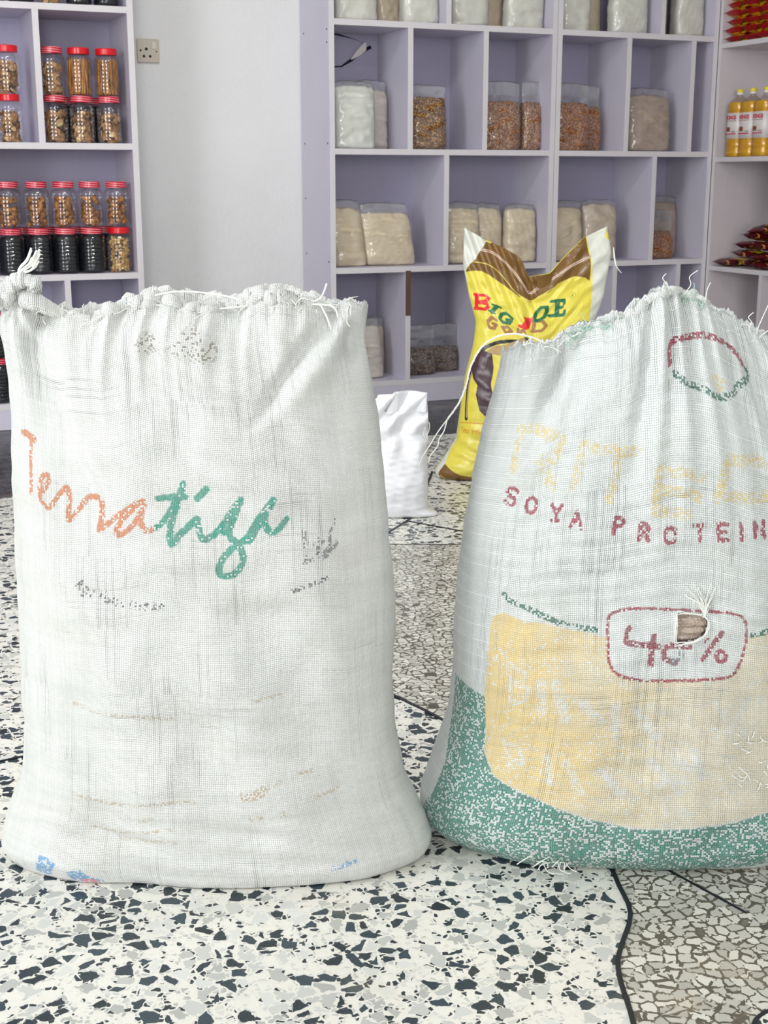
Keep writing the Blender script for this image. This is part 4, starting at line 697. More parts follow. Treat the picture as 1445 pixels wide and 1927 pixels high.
# knotted corner: a twisted neck of cloth wrapped round itself, tape tail standing up
kn = MB(); c0 = np.array([-.222, -.018, .762])
def twist(mb, c, R, r, turns, tilt, n=70, seg=12, sx=1.0):
    pts = []; rs = []
    for i in range(n):
        a = i/(n-1)*turns*2*PI; p = np.array([R*math.cos(a)*sx, R*.7*math.sin(a), .004*a/(2*PI)*2+.006*math.sin(a*1.5)])
        q = np.array([p[0]*math.cos(tilt)-p[2]*math.sin(tilt), p[1], p[0]*math.sin(tilt)+p[2]*math.cos(tilt)]); pts.append(c+q); rs.append(r*(1+.18*math.sin(a*5)+.1*math.sin(a*11)))
    mb.tube(pts, rs, seg)
twist(kn, c0, .016, .0095, 1.6, .5); twist(kn, c0+np.array([.010, -.006, .010]), .010, .0085, 1.3, -.9); twist(kn, c0+np.array([-.012, 0, -.004]), .015, .010, 1.1, .2)
kn.tube(sm([(-.236, -.01, .752), (-.255, -.012, .773), (-.268, -.01, .770), (-.270, 0, .745)], 5), [.012]*16, 12)
kn.tube(sm([(-.215, -.02, .757), (-.198, -.026, .752), (-.180, -.02, .742), (-.165, -.015, .735)], 5), [.012, .0125, .0125, .013, .0125, .012, .011, .010, .010, .009, .009, .008, .007, .006, .005, .004], 12)
o = kn.build('corner_knot', m_cloth, rootL, True); me = o.data
a = me.attributes.new('wuv', 'FLOAT_VECTOR', 'POINT'); a.data.foreach_set('vector', np.array([(v.co[0], v.co[2]+v.co[1], 0) for v in me.vertices]).ravel())
ta = MB(); rr = random.Random(3)
for k in range(16):
    s = rr.uniform(-1, 1); e_ = np.array([.022+s*.004, rr.uniform(-.004, .004), .040+rr.uniform(-.012, .006)])
    b = c0 + np.array([.004+s*.003, -.010, .010]); pts = [b, b+e_*.35+np.array([-.004, 0, .004]), b+e_*.7+np.array([s*.001, 0, 0]), b+e_]; ta.tube(sm(pts, 4), rr.uniform(.0008, .0018), 6)
ta.build('knot_tail', m_thread, rootL, True)

# ---------------------------------------------------------------- the printed sack on the right
rootR, specR = placed('R', 'woven_sack', 'large bulging woven sack printed SOYA PROTEIN with teal base and beige panel', 'sack')
A_R = cloth(specR, 700, 380)
tear = np.array(PRINTS['R']['tear'][0][-1], float)/1e4
def cutR(co, P, front): return front & inside(P, tear)
inks = {k: v for k, v in PRINTS['R'].items() if k != 'tear'}
link('sack_body', gridmesh('sack_body', A_R, inks, cutR), m_sackR, rootR, True)
# plastic liner and meal showing through the tear
tc = tear.mean(0); hw_ = (tear.max(0)-tear.min(0))/2+.008
n = 30; vs = []; fs = []
for i in range(n):
    for j in range(n):
        u = tc[0]+(j/(n-1)*2-1)*hw_[0]; v = tc[1]+(i/(n-1)*2-1)*hw_[1]; p = surf(A_R, u, v); e1 = (j/(n-1)*2-1)**2+(i/(n-1)*2-1)**2
        vs.append(p + np.array([0, .007+.005*min(e1, 1.2)+.002*math.sin(i*1.3+j*.9)*math.sin(j*1.1), 0]))
for i in range(n-1):
    for j in range(n-1): fs.append((i*n+j, i*n+j+1, (i+1)*n+j+1, (i+1)*n+j))
m_liner = Mat('meal_under_liner', .18, .7); pp = m_liner.pos()
m_liner.color(m_liner.mix(m_liner.noise(pp, 90, 4), srgb(130, 108, 92), srgb(222, 206, 190))); m_liner.bump(m_liner.noise(pp, 120, 4), .004, 1.0)
MB().add(vs, fs).build('torn_opening_contents', m_liner.m, rootR, True)
mb = MB(); r_ = random.Random(8)
S_ = lambda u, v, o=.0015: surf(A_R, u, v) + np.array([0, -o, 0])
T0, T1 = tear.min(0), tear.max(0)
corner = np.array([T1[0]-.004, T1[1]-.003])
for k in range(26):  # threads drawn up from the corner of the tear
    a = r_.uniform(-.95, .35); L = r_.uniform(.015, .045); e2 = corner+np.array([math.sin(a), math.cos(a)])*L; mdl = corner+np.array([math.sin(a*.6), math.cos(a*.6)])*L*.5+np.array([r_.uniform(-.003, .003), 0])
    mb.tube(sm([S_(*corner), S_(*mdl, .0035), S_(*e2)], 5), .0005, 5)
for k in range(16):  # rim of the tear
    pl = [tear[i]+np.array([r_.uniform(-.0012, .0012), r_.uniform(-.0012, .0012)]) for i in range(len(tear))]; s0 = r_.randrange(len(pl)); m_ = r_.randint(3, 6)
    mb.tube(sm([S_(*pl[(s0+i) % len(pl)], .001+.0015*r_.random()) for i in range(m_)], 5), .0006, 5)
for k in range(9):
    v = r_.uniform(T0[1], T1[1]-.012); mb.tube(sm([S_(T0[0]+.002, v), S_(T0[0]-.001+r_.uniform(0, .004), v+.006, .003), S_(T0[0]+.001, v+.012)], 4), .0005, 5)
for k in range(26):  # snagged weave lower down on the panel
    u0 = r_.uniform(.075, .115); v0 = r_.uniform(.125, .20); dl = np.array([r_.uniform(-.012, .012), r_.uniform(-.012, .012)])
    mb.tube(sm([S_(u0, v0), S_(u0+dl[0]*.5, v0+dl[1]*.5, .004), S_(u0+dl[0], v0+dl[1])], 4), .0007, 5)
for k in range(14):
    u0 = r_.uniform(-.16, -.11); L = r_.uniform(.01, .028); p = surf(A_R, u0, .018)+np.array([0, -.002, 0]); a = r_.uniform(0, 6.28)
    mb.tube(sm([p, p+np.array([math.cos(a)*L*.5, -.008, math.sin(a)*L*.5]), p+np.array([math.cos(a+.8)*L, -.012, -.005+.3*L*math.sin(a)])], 4), .0006, 5)
for pts, rad in frays(rootR, A_R, 15, 80, urange=(-.26, .30), length=(.008, .026), rad=.0005): mb.tube(sm(pts, 3), rad, 5)
for p0, sh in [((-.012, -.03, .757), [(0, 0, 0), (-.004, -.002, .012), (-.010, 0, .020), (-.006, 0, .026)]), ((.006, -.03, .757), [(0, 0, 0), (.008, 0, .012), (.006, 0, .022), (.016, 0, .030)]), ((.034, -.03, .750), [(0, 0, 0), (.001, 0, .012), (.005, 0, .022)]),
               ((.100, -.03, .700), [(0, 0, 0), (.003, 0, .014), (.012, 0, .038), (.018, 0, .052)]), ((.100, -.03, .700), [(0, 0, 0), (-.008, 0, .012), (-.006, 0, .022), (-.010, 0, .028), (-.004, 0, .034)]), ((.1, -.03, .698), [(0, 0, 0), (.012, 0, .010), (.018, 0, .014)]),
               ((.11, -.03, .692), [(0, 0, 0), (.02, 0, -.002), (.035, 0, .004), (.05, 0, .002)])]:
    mb.tube(sm([np.array(p0)+np.array(q)*1.0 for q in sh], 6), .0006, 6)
tag(mb.build('loose_threads', m_thread, rootR, True), kind='stuff')
mb = MB()
for pts, rad in frays(rootR, A_R, 25, 60, urange=(-.17, -.09), length=(.008, .025), rad=.0005): mb.tube(sm(pts, 3), rad, 5)
for pts, rad in frays(rootR, A_R, 26, 40, urange=(.0, .04), length=(.008, .025), rad=.0005): mb.tube(sm(pts, 3), rad, 5)
tag(mb.build('pale_green_threads', m_greenthread, rootR, True), kind='stuff')
hem(A_R, rootR, m_cloth, -.10, .06, 60, .0065, 3, dz=-.001)
# long tie cord looping out of the left shoulder and hanging down, its end forked
mb = MB()
cord = sm([(-.165, -.012, .692), (-.180, -.015, .700), (-.205, -.02, .706), (-.228, -.02, .703), (-.248, -.02, .690), (-.262, -.02, .665), (-.268, -.02, .640), (-.277, -.02, .617), (-.292, -.02, .595)], 8)
mb.tube(cord, .0012, 7); mb.tube([p+np.array([.0012*math.sin(i*1.7), .0012*math.cos(i*1.7), 0]) for i, p in enumerate(cord)], .0008, 6)
mb.tube(sm([(-.292, -.02, .595), (-.303, -.02, .580), (-.312, -.02, .565), (-.324, -.02, .545), (-.330, -.02, .530)], 6), .0009, 6)
mb.tube(sm([(-.292, -.02, .595), (-.296, -.02, .580), (-.302, -.02, .570), (-.304, -.02, .560), (-.313, -.02, .548), (-.316, -.02, .538)], 6), .0009, 6)
mb.build('tie_cord', m_thread, rootR, True)

# ---------------------------------------------------------------- rice bag
rootY, specY = placed('Y', 'rice_bag', 'yellow and brown printed rice bag standing behind the two big sacks', 'bag')
A_Y = cloth(specY, 560, 360)
link('bag_body', gridmesh('bag_body', A_Y, PRINTS['Y']), m_rice, rootY, True)
mb = MB()
mb.tube(sm([(.262, 0, .70), (.268, -.005, .66), (.275, -.005, .64), (.288, -.005, .625)], 5), .0014, 6); mb.tube(sm([(.262, 0, .70), (.264, -.004, .67), (.270, -.004, .645)], 5), .0012, 6)
mb.build('seam_thread', m_thread, rootY, True)

# ---------------------------------------------------------------- small white bag with cut-out handle
rootW, specW = placed('W', 'plastic_bag', 'small white plastic bag with a cut-out handle, standing between the sacks', 'bag')
A_W = cloth(specW, 360, 300)
def cutW(co, P, front):
    x = co[:, 0]+.052; z = co[:, 2]-.300
    return (co[:, 2] > .25) & (z > -.012) & (np.abs(x)/.022 + (z+.012)/.034 < 1.0)
o = link('bag_body', gridmesh('bag_body', A_W, None, cutW), m_whitebag, rootW, True)
mb = MB()
mb.tube(sm([(.043, -.004, .262), (.050, -.006, .255), (.049, -.006, .235), (.044, -.006, .222), (.048, -.006, .205)], 5), .0013, 6); mb.tube(sm([(.040, -.006, .245), (.034, -.010, .225), (.042, -.010, .212), (.047, -.006, .20)], 5), .0012, 6)
mb.build('tie_thread', m_thread, rootW, True)

# ---------------------------------------------------------------- bags on the shelves
def pouch(name, x, zs, y, w, hf, hc, mat, label, cat, seed, group=None, lean=0.0, depth=.09, rz=0.0, clear=False):
    rr = random.Random(seed); r = thing(name, (x, y+depth/2, zs), math.radians(rz), label, cat, group)
    k = rr.uniform(-.006, .006); sh = lean
    def df(Xp, Yp, Z, U, V, S, CY):
        sg = np.where(CY < 0, -1., 1.); f = np.abs(CY)**.5
        a = .0030*lump(U*7, V*4, seed) + .0010*lump(U*22, V*9, seed+50)
        return Xp + sh*Z + (1-f)*np.sign(S)*a*.6, Yp + sg*f*a, Z + (V > .8)*.002*lump(U*18, V*0, seed+9)
    hw = w/2
    def prof(g, h, dd): return dict(zend=h, ex=.62, ey=.62, sw=.006, curl=.10, foot=.015,
        left=[(0, -hw*.97+g), (.01, -hw+g), (h*.7, -hw*.98+g), (h*.93, -hw*(.97+k)+g), (h, -hw*(.88 if not clear else .95)+g)], right=[(0, hw*.97-g), (.01, hw-g), (h*.7, hw*.98-g), (h*.93, hw*(.97-k)-g), (h, hw*(.88 if not clear else .95)-g)],
        depth=dd, rim=[(-1, h*.975), (-.5, h), (.5, h*.99), (1, h*.97)], deform=df)
    c = cloth(prof(.003, hc, [(0, depth*.46), (.1, depth*.5), (.6, depth*.46), (.85, depth*.36), (1, depth*.16)]), 90, 44)
    link('contents', gridmesh('contents', c), mat, r, True)
    f = hc/hf
    c = cloth(prof(0, hf, [(0, depth*.5), (.1, depth*.53), (.6*f, depth*.49), (.85*f, depth*.40), (min(.985, f*1.02), depth*.2), (1, .002)]), 90, 50)
    link('clear_film', gridmesh('clear_film', c), m_film, r, True)
    return r
Z0, Z1, Z2, Z3 = 1.4855, 1.0115, .5555, .0985
L0 = 'flour bag on the cropped top shelf, '
GRP = 'flour bags on the top shelf'
for i, (x, w, y, mat, lab) in enumerate([
    (2.028, .181, 5.05, m_flour, 'at the far left against the side panel'), (2.215, .125, 5.17, m_cream, 'set back second from the left'), (2.300, .160, 5.05, m_flour, 'just left of the first divider'),
    (2.515, .172, 5.05, m_flour, 'just right of the first divider'), (2.675, .110, 5.17, m_cream, 'set back between two bags in the second bay'), (2.765, .175, 5.05, m_flour, 'at the right end of the middle unit'),
    (2.999, .146, 5.05, m_flour, 'at the left end of the corner unit'), (3.13, .13, 5.17, m_cream, 'set back above the yellow rice bag'), (3.262, .18, 5.05, m_flour, 'just left of the last divider'),
    (3.468, .13, 5.17, m_beigemeal, 'set back and shaded behind the last bag'), (3.560, .15, 5.05, m_flour, 'at the far right beside the snack packets')]):
    pouch('flour_bag', x, Z0, y, w, .30, .28, mat, L0+lab, 'bag', 100+i, GRP)
Y1 = 5.04
pouch('flour_bag', 2.016, Z1, Y1, .176, .259, .240, m_starch, 'shiny bright white flour bag below the torn backing paper', 'bag', 201)
pouch('flour_bag', 2.140, Z1, 5.16, .14, .272, .232, m_dullwhite, 'duller white flour bag half hidden behind the shiny white one', 'bag', 202)
pouch('grain_bag', 2.335, Z1, Y1, .163, .251, .203, m_grain3, 'clear bag of golden brown grain, leftmost of the grain bags', 'bag', 203, clear=True)
pouch('grain_bag', 2.665, Z1, Y1, .178, .274, .196, m_grain, 'clear wide bag of brown grain with a slim grain bag at its right', 'bag', 204, clear=True)
pouch('grain_bag', 2.806, Z1, Y1+.02, .098, .276, .194, m_grain, 'slim clear bag of brown grain leaning by the middle upright', 'bag', 205, lean=.06, clear=True)
pouch('grain_bag', 2.995, Z1, Y1, .171, .274, .194, m_grain2, 'clear bag of reddish grain just right of the middle upright', 'bag', 206, clear=True)
pouch('grain_bag', 3.135, Z1, 5.12, .10, .272, .186, m_grain2, 'narrow clear bag of reddish grain set back beside a larger one', 'bag', 207, clear=True)
pouch('meal_bag', 3.374, Z1, Y1, .220, .263, .232, m_brownmeal, 'single beige meal bag alone in its bay left of the oil bottles', 'bag', 208)
Y2 = 5.08
pouch('meal_bag', 2.010, Z2, Y2, .146, .263, .230, m_cream, 'cream meal bag leaning on the left side panel of the middle unit', 'bag', 211, lean=-.10)
pouch('meal_bag', 2.190, Z2, Y2, .226, .250, .210, m_cream, 'wide cream meal bag tilted to the left with bare space at its right', 'bag', 212, lean=-.14)
pouch('meal_bag', 2.500, Z2, 5.05, .155, .250, .225, m_cream, 'cream meal bag behind the left clear corner of the rice bag', 'bag', 213)
pouch('meal_bag', 2.640, Z2, 5.09, .125, .245, .225, m_cream, 'shiny creased cream meal bag above the notch of the rice bag', 'bag', 214)
pouch('meal_bag', 2.775, Z2, 5.06, .150, .240, .222, m_cream, 'cream meal bag right of the creased one, next to the middle upright', 'bag', 215)
pouch('meal_bag', 2.985, Z2, 5.05, .170, .254, .225, m_cream, 'cream meal bag behind the top right edge of the rice bag', 'bag', 216)
pouch('meal_bag', 3.172, Z2, 5.08, .180, .256, .236, m_beigemeal, 'beige meal bag behind the clear right corner of the rice bag', 'bag', 217)
pouch('grain_bag', 3.462, Z2, 5.05, .150, .212, .118, m_grain2, 'low half-empty clear bag of reddish brown seed', 'bag', 218, clear=True)
pouch('meal_bag', 3.556, Z2, 5.17, .158, .270, .242, m_brownmeal, 'dull beige meal bag in the corner beside the low seed bag', 'bag', 219)
a_ = pouch('meal_bag', 2.095, Z3, 5.07, .120, .247, .216, m_dullwhite, 'off-white meal bag with a red label on the bottom shelf', 'bag', 221, lean=-.08)
MB().box(-.055, -.036, -.0535, -.0525, .10, .135).build('red_label', plastic('crimson_label', srgb(206, 20, 70), .5), a_)
pouch('meal_bag', 2.165, Z3, 5.18, .070, .240, .205, m_beigemeal, 'slim off-white meal bag behind the red-labelled one', 'bag', 222, depth=.07)
pouch('herb_bag', 2.325, Z3, 5.08, .140, .207, .111, m_graingrey, 'clear bag of grey-brown herb right of the chipped divider', 'bag', 223, clear=True)
pouch('herb_bag', 2.470, Z3, 5.15, .130, .201, .105, m_graingrey, 'clear bag of grey-brown herb beside the left edge of the rice bag', 'bag', 224, clear=True)

# ---------------------------------------------------------------- jars
def redlid(striped):
    M = Mat('striped_red_lid' if striped else 'plain_red_lid', .25, .5, srgb(214, 22, 34))
    if striped:
        x, y, z = M.sep(M.pos()); at = M.node('ShaderNodeMath', operation='ARCTAN2'); M.link(y, at.inputs[0]); M.link(x, at.inputs[1])
        s = (X(M.nt, at.outputs[0])*2.0 + z*820.0).sin().step(.35, .75); M.color(M.mix(s, srgb(196, 20, 50), srgb(232, 150, 160)))
    return M.m
m_lid, m_lids = redlid(False), redlid(True)
def dried(name, a, b, sc=(60., 60., 60.)):
    M = Mat(name, .6, .3); M.color(M.mix(M.noise(M.comb(*[p*k for p, k in zip(M.sep(M.pos()), sc)]), 1.0, 3).step(.3, .7), a, b)); M.bump(M.noise(M.pos(), 150, 3), .002, .8); return M.m
m_slice = dried('dried_root_slice', srgb(112, 74, 40), srgb(196, 150, 98)); m_pale = dried('pale_dried_slice', srgb(206, 166, 110), srgb(238, 212, 160))
m_stick = dried('dried_root_stick', srgb(112, 62, 22), srgb(236, 172, 92), (230., 230., 6.)); m_lump = dried('golden_brown_lump', srgb(104, 62, 26), srgb(206, 144, 76))
m_chip = dried('yellow_chip', srgb(190, 144, 70), srgb(238, 208, 140)); m_black = plastic('dark_seed', srgb(12, 18, 26), .6, .15); m_twig = dried('brown_twig', srgb(74, 46, 24), srgb(150, 106, 64))
def rot3(r):
    from mathutils import Euler
    return np.array(Euler((r.uniform(0, 6.28), r.uniform(0, 6.28), r.uniform(0, 6.28))).to_matrix())
def contents(kind, seed):
    r = random.Random(seed); mb = MB(); R = .038; H = .128; mats = [m_slice]
    if kind == 'sticks':
        mats = [m_stick]
        for k in range(95):
            a = r.uniform(0, 6.28); q = R*math.sqrt(r.uniform(.45, 1)); a2 = a+r.uniform(-.7, .7); p0 = np.array([q*math.cos(a), q*math.sin(a), .005]); p1 = np.array([q*math.cos(a2), q*math.sin(a2), H*r.uniform(.9, 1.02)])
            m = (p0+p1)/2+np.array([r.uniform(-.003, .003), r.uniform(-.003, .003), 0]); rr = r.uniform(.0012, .0024); mb.tube([p0, m, p1], [rr, rr*1.1, rr*.7], 6)
    elif kind == 'slices':
        mats = [m_slice, m_pale, m_twig]
        for k in range(130):
            a = r.uniform(0, 6.28); q = (R-.007)*math.sqrt(r.uniform(.35, 1)); z = .008+(H-.030)*r.random()**1.15; c = np.array([q*math.cos(a), q*math.sin(a), z])
            if r.random() < .3:
                M3 = rot3(r); d = M3@np.array([0, 0, 1.])*r.uniform(.008, .018); c[:2] *= .75; mb.tube([c-d, c+d], .0011, 5, 2); continue
            rad = r.uniform(.008, .017); n = 9; nrm = np.array([math.cos(a), math.sin(a), r.uniform(-.4, .8)])+np.array([r.uniform(-.5, .5), r.uniform(-.5, .5), 0]); nrm /= np.linalg.norm(nrm)
            u = np.cross(nrm, [0, 0, 1.]); u /= np.linalg.norm(u); w = np.cross(nrm, u); rs = [rad*r.uniform(.75, 1.1) for _ in range(n)]; top = [c+u*rs[i]*math.cos(2*PI*i/n)+w*rs[i]*math.sin(2*PI*i/n)*r.uniform(.9, 1)+nrm*.001 for i in range(n)]
            bot = [p-nrm*.002 for p in top]; mb.add(top+bot, [tuple(range(n)), tuple(reversed(range(n, 2*n)))]+[(i, n+i, n+(i+1) % n, (i+1) % n) for i in range(n)], 1 if r.random() < .16 else 0)
    elif kind in ('lumps', 'chips'):
        mats = [m_lump if kind == 'lumps' else m_chip]; top = H-.02 if kind == 'lumps' else H
        for k in range(70 if kind == 'lumps' else 260):
            a = r.uniform(0, 6.28); s = r.uniform(.009, .0155) if kind == 'lumps' else r.uniform(.005, .009); q = (R-s*.8)*math.sqrt(r.uniform(.35, 1)); c = np.array([q*math.cos(a), q*math.sin(a), s*.8+(top-s)*r.random()])
            M3 = rot3(r); sc = np.array([1, .8, .62]) if kind == 'lumps' else np.array([1.1, .7, .28]); n, m = 8, 5; vs = [];
            for i in range(m+1):
                for j in range(n):
                    th = PI*i/m; ph = 2*PI*j/n; d = np.array([math.sin(th)*math.cos(ph), math.sin(th)*math.sin(ph), math.cos(th)])*s*sc*(r.uniform(.82, 1.12) if 0 < i < m else 1); vs.append(c+M3@d)
            fs = [(i*n+j, i*n+(j+1) % n, (i+1)*n+(j+1) % n, (i+1)*n+j) for i in range(m) for j in range(n)]; mb.add(vs, fs)
    else:
        mats = [m_black]; mb.lathe([(.001, .003), (.040, .004), (.0425, .012)]+[(.0425+.0012*math.sin(z*420), z) for z in np.linspace(.016, .118, 40)]+[(.040, .124), (.032, .134), (.001, .134)], 32)
    return mb, mats
def make_jar(kind, striped, seed):
    r = thing('storage_jar', (0, 0, 0), random.Random(seed).uniform(0, 6), None, 'jar')
    body = [(.038, .0005), (.0435, .004), (.0455, .010)]+[(.0462-.0016*math.exp(-(((z-.012)/.0135) % 1.0-.5)**2/.012), z) for z in np.linspace(.012, .121, 90)]+[(.0450, .124), (.0435, .129), (.040, .1345), (.0355, .139), (.0345, .141), (.0345, .144)]
    b = MB().lathe(body, 48, cap=False).build('jar_body', m_jar, r, True)
    mb, mats = contents(kind, seed); mb.build('contents', mats, r, kind in ('lumps', 'dark'))
    MB().lathe([(.0375, .141), (.0380, .143), (.0380, .1605), (.0365, .1635), (.001, .1635)], 40).build('lid', m_lids if striped else m_lid, r, False, bevel=.0)
    return r
protos = {}
JY = 5.06
GJ = 'red-lidded jars on the left shelves'
table = [
 (.700, 5.060, 1.0225, 'slices', 0, 2, 'plain red-lidded jar of tan slices, lower one in the left bay'),
 (.703, 5.060, 1.1865, 'slices', 0, 1, 'plain red-lidded jar of slices with a pale disc, upper one in the left bay'),
 (.860, 5.060, 1.0225, 'slices', 1, 3, 'striped-lidded jar of slices and twigs, bottom left beside the shelf divider'),
 (.858, 5.060, 1.1865, 'slices', 1, 4, 'striped-lidded jar of twigs and a pale slice, above the divider-side jar'),
 (.955, 5.060, 1.0225, 'slices', 1, 5, 'striped-lidded jar of brown slices under the middle stick jar'),
 (.953, 5.060, 1.1865, 'sticks', 0, 6, 'plain red-lidded jar of orange-brown sticks, left one of two'),
 (1.054, 5.060, 1.0225, 'slices', 1, 7, 'striped-lidded jar of slices at the lower right, below the right stick jar'),
 (1.052, 5.060, 1.1865, 'sticks', 0, 8, 'plain red-lidded jar of sticks nearest the bare wall'),
 (.676, 5.060, .5605, 'dark', 1, 9, 'dark-filled jar at the left edge of the photo, leftmost of its row'),
 (.674, 5.060, .7245, 'lumps', 1, 10, 'striped-lidded jar of brown lumps at the left edge of the photo'),
 (.776, 5.060, .5605, 'dark', 1, 9, 'dark-filled jar, second from the left in the row behind the knot'),
 (.776, 5.060, .7245, 'lumps', 1, 12, 'striped-lidded jar of brown lumps, second from the left'),
 (.872, 5.060, .5605, 'dark', 1, 9, 'dark-filled jar, third from the left in its row'),
 (.873, 5.060, .7245, 'lumps', 1, 13, 'striped-lidded jar of large golden lumps, middle of five'),
 (.966, 5.060, .5605, 'dark', 1, 9, 'dark-filled jar just left of the yellow chip jar'),
 (.968, 5.060, .7245, 'lumps', 1, 14, 'striped-lidded jar of brown lumps, fourth from the left'),
 (1.068, 5.060, .5605, 'chips', 0, 15, 'plain red-lidded jar packed full of yellow chips'),
 (1.066, 5.060, .7245, 'lumps', 1, 16, 'striped-lidded jar of brown lumps stacked on the yellow chip jar'),
 *[(x, 5.185, .5605, 'dark', 1, 9, 'dark-filled jar in the back row, half hidden behind the bottom row of dark jars') for x in (.735, .835, .935, 1.035)],
 *[(x, 5.185, 1.0225, 'dark', 1, 9, 'dark jar in the back row, half hidden behind the striped-lidded jars of slices') for x in (.92, 1.015)],
 (.600, 5.060, .0985, 'dark', 1, 9, 'lower dark-filled jar of the pair low behind the white sack'),
 (.600, 5.060, .2625, 'dark', 1, 9, 'upper dark-filled jar of the pair low behind the white sack'),
 (.665, 5.060, 1.4905, 'dark', 1, 9, 'dark-filled jar whose base shows at the top left corner of the photo'),
 (.765, 5.060, 1.4905, 'dark', 1, 9, 'dark-filled jar base on the highest shelf, second from the left'),
 (.865, 5.060, 1.4905, 'slices', 1, 5, 'jar of slices on the highest shelf, only its base in view'),
 (.965, 5.060, 1.4905, 'dark', 1, 9, 'dark-filled jar base on the highest shelf, second from the right'),
 (1.062, 5.060, 1.4905, 'dark', 1, 9, 'dark-filled jar base on the highest shelf nearest the bare wall')]
for x, y, z, kind, stp, seed, lab in table:
    key = (kind, stp, seed)
    if key not in protos: protos[key] = j = make_jar(kind, stp, seed)
    else: j = copy_tree(protos[key])
    j.location = (x, y, z); tag(j, lab, 'jar', GJ if y < 5.1 else 'back-row dark jars on the left shelves')

# ---------------------------------------------------------------- cooking oil bottles
m_oil = Mat('golden_oil', .08, .6, srgb(226, 158, 8)); m_oil.b.inputs['Subsurface Weight'].default_value = .0
m_oil.color(m_oil.mix(m_oil.noise(m_oil.pos(), 22, 2), srgb(206, 134, 4), srgb(252, 206, 36))); m_oil = m_oil.m
m_lab = plastic('white_label', srgb(226, 220, 218), .35); m_labred = plastic('label_red', srgb(208, 50, 78), .4); m_labbrown = plastic('label_brown', srgb(140, 72, 44), .5); m_yel = plastic('yellow_cap', srgb(232, 214, 60), .4); m_wcap = plastic('white_cap_ring', srgb(226, 222, 212), .4)
def sect(hw, hd, z, n=28, e=.55):
    return [(math.copysign(abs(math.cos(2*PI*i/n))**e, math.cos(2*PI*i/n))*hw, math.copysign(abs(math.sin(2*PI*i/n))**e, math.sin(2*PI*i/n))*hd, z) for i in range(n)]
def loft(rows, n=28):
    vs = [p for r in rows for p in r]; m = len(rows)
    return vs, [(i*n+j, i*n+(j+1) % n, (i+1)*n+(j+1) % n, (i+1)*n+j) for i in range(m-1) for j in range(n)]+[tuple(reversed(range(n))), tuple((m-1)*n+j for j in range(n))]
def bottle():
    r = thing('oil_bottle', (0, 0, 0), math.radians(-90), None, 'bottle', 'oil bottles on the right-hand shelf')
    P = [(.037, 0), (.0415, .004), (.0415, .028), (.039, .033), (.0415, .038), (.0415, .068), (.0385, .072), (.0385, .182), (.0415, .187), (.0415, .214), (.038, .224)]
    N = [(.031, .234), (.020, .243), (.013, .249), (.012, .256)]
    MB().add(*loft([sect(h, h*.9, z) for h, z in P])).build('oil', m_oil, r, True)
    MB().add(*loft([sect(h+.0012, h*.9+.0012, z+.0001) for h, z in P]+[sect(h, h*.9, z, e=.8) for h, z in N])).build('bottle_body', m_jar, r, True)
    MB().add(*loft([sect(.0418, .0384, z) for z in (.074, .18)])).build('label', m_lab, r, True)
    d = MB(); d.box(-.033, .033, -.0394, -.0386, .092, .096, 0)
    d.box(-.028, -.006, -.0394, -.0386, .104, .122, 1); d.box(.004, .030, -.0394, -.0386, .102, .104, 1); d.box(-.034, .034, -.0394, -.0386, .147, .1485, 1)
    d.build('label_print', [m_labred, m_labbrown], r)
    tc = bpy.data.curves.new('brand_lettering', 'FONT'); tc.body = 'KINGS'; tc.size = .022; tc.extrude = .0004; tc.align_x = 'CENTER'; tc.offset = .0006
    tm = bpy.data.objects.new('brand_lettering', tc); COL.objects.link(tm); bpy.context.view_layer.update(); lm = bpy.data.meshes.new_from_object(tm.evaluated_get(bpy.context.evaluated_depsgraph_get())); bpy.data.objects.remove(tm)
    to = link('brand_lettering', lm, None, r); lm.materials.clear(); lm.materials.append(m_labred); to.location = (0, -.0391, .154); to.rotation_euler = (PI/2, 0, 0)
    MB().lathe([(.013, .254), (.014, .256), (.014, .264), (.013, .265)], 24).build('cap_ring', m_wcap, r, True)
    MB().lathe([(.0145, .265), (.015, .267), (.0145, .276), (.012, .278), (.001, .278)], 24).build('cap', m_yel, r, True)
    return r
b0 = bottle()
for i, (y, lab) in enumerate([(4.895, 'golden oil bottle deepest in the corner, leftmost of three'), (4.808, 'golden oil bottle in the middle of three'), (4.718, 'golden oil bottle cut by the right edge of the photo')]):
    b = b0 if i == 0 else copy_tree(b0); b.location = (3.712, y, .9885); tag(b, lab, 'bottle')

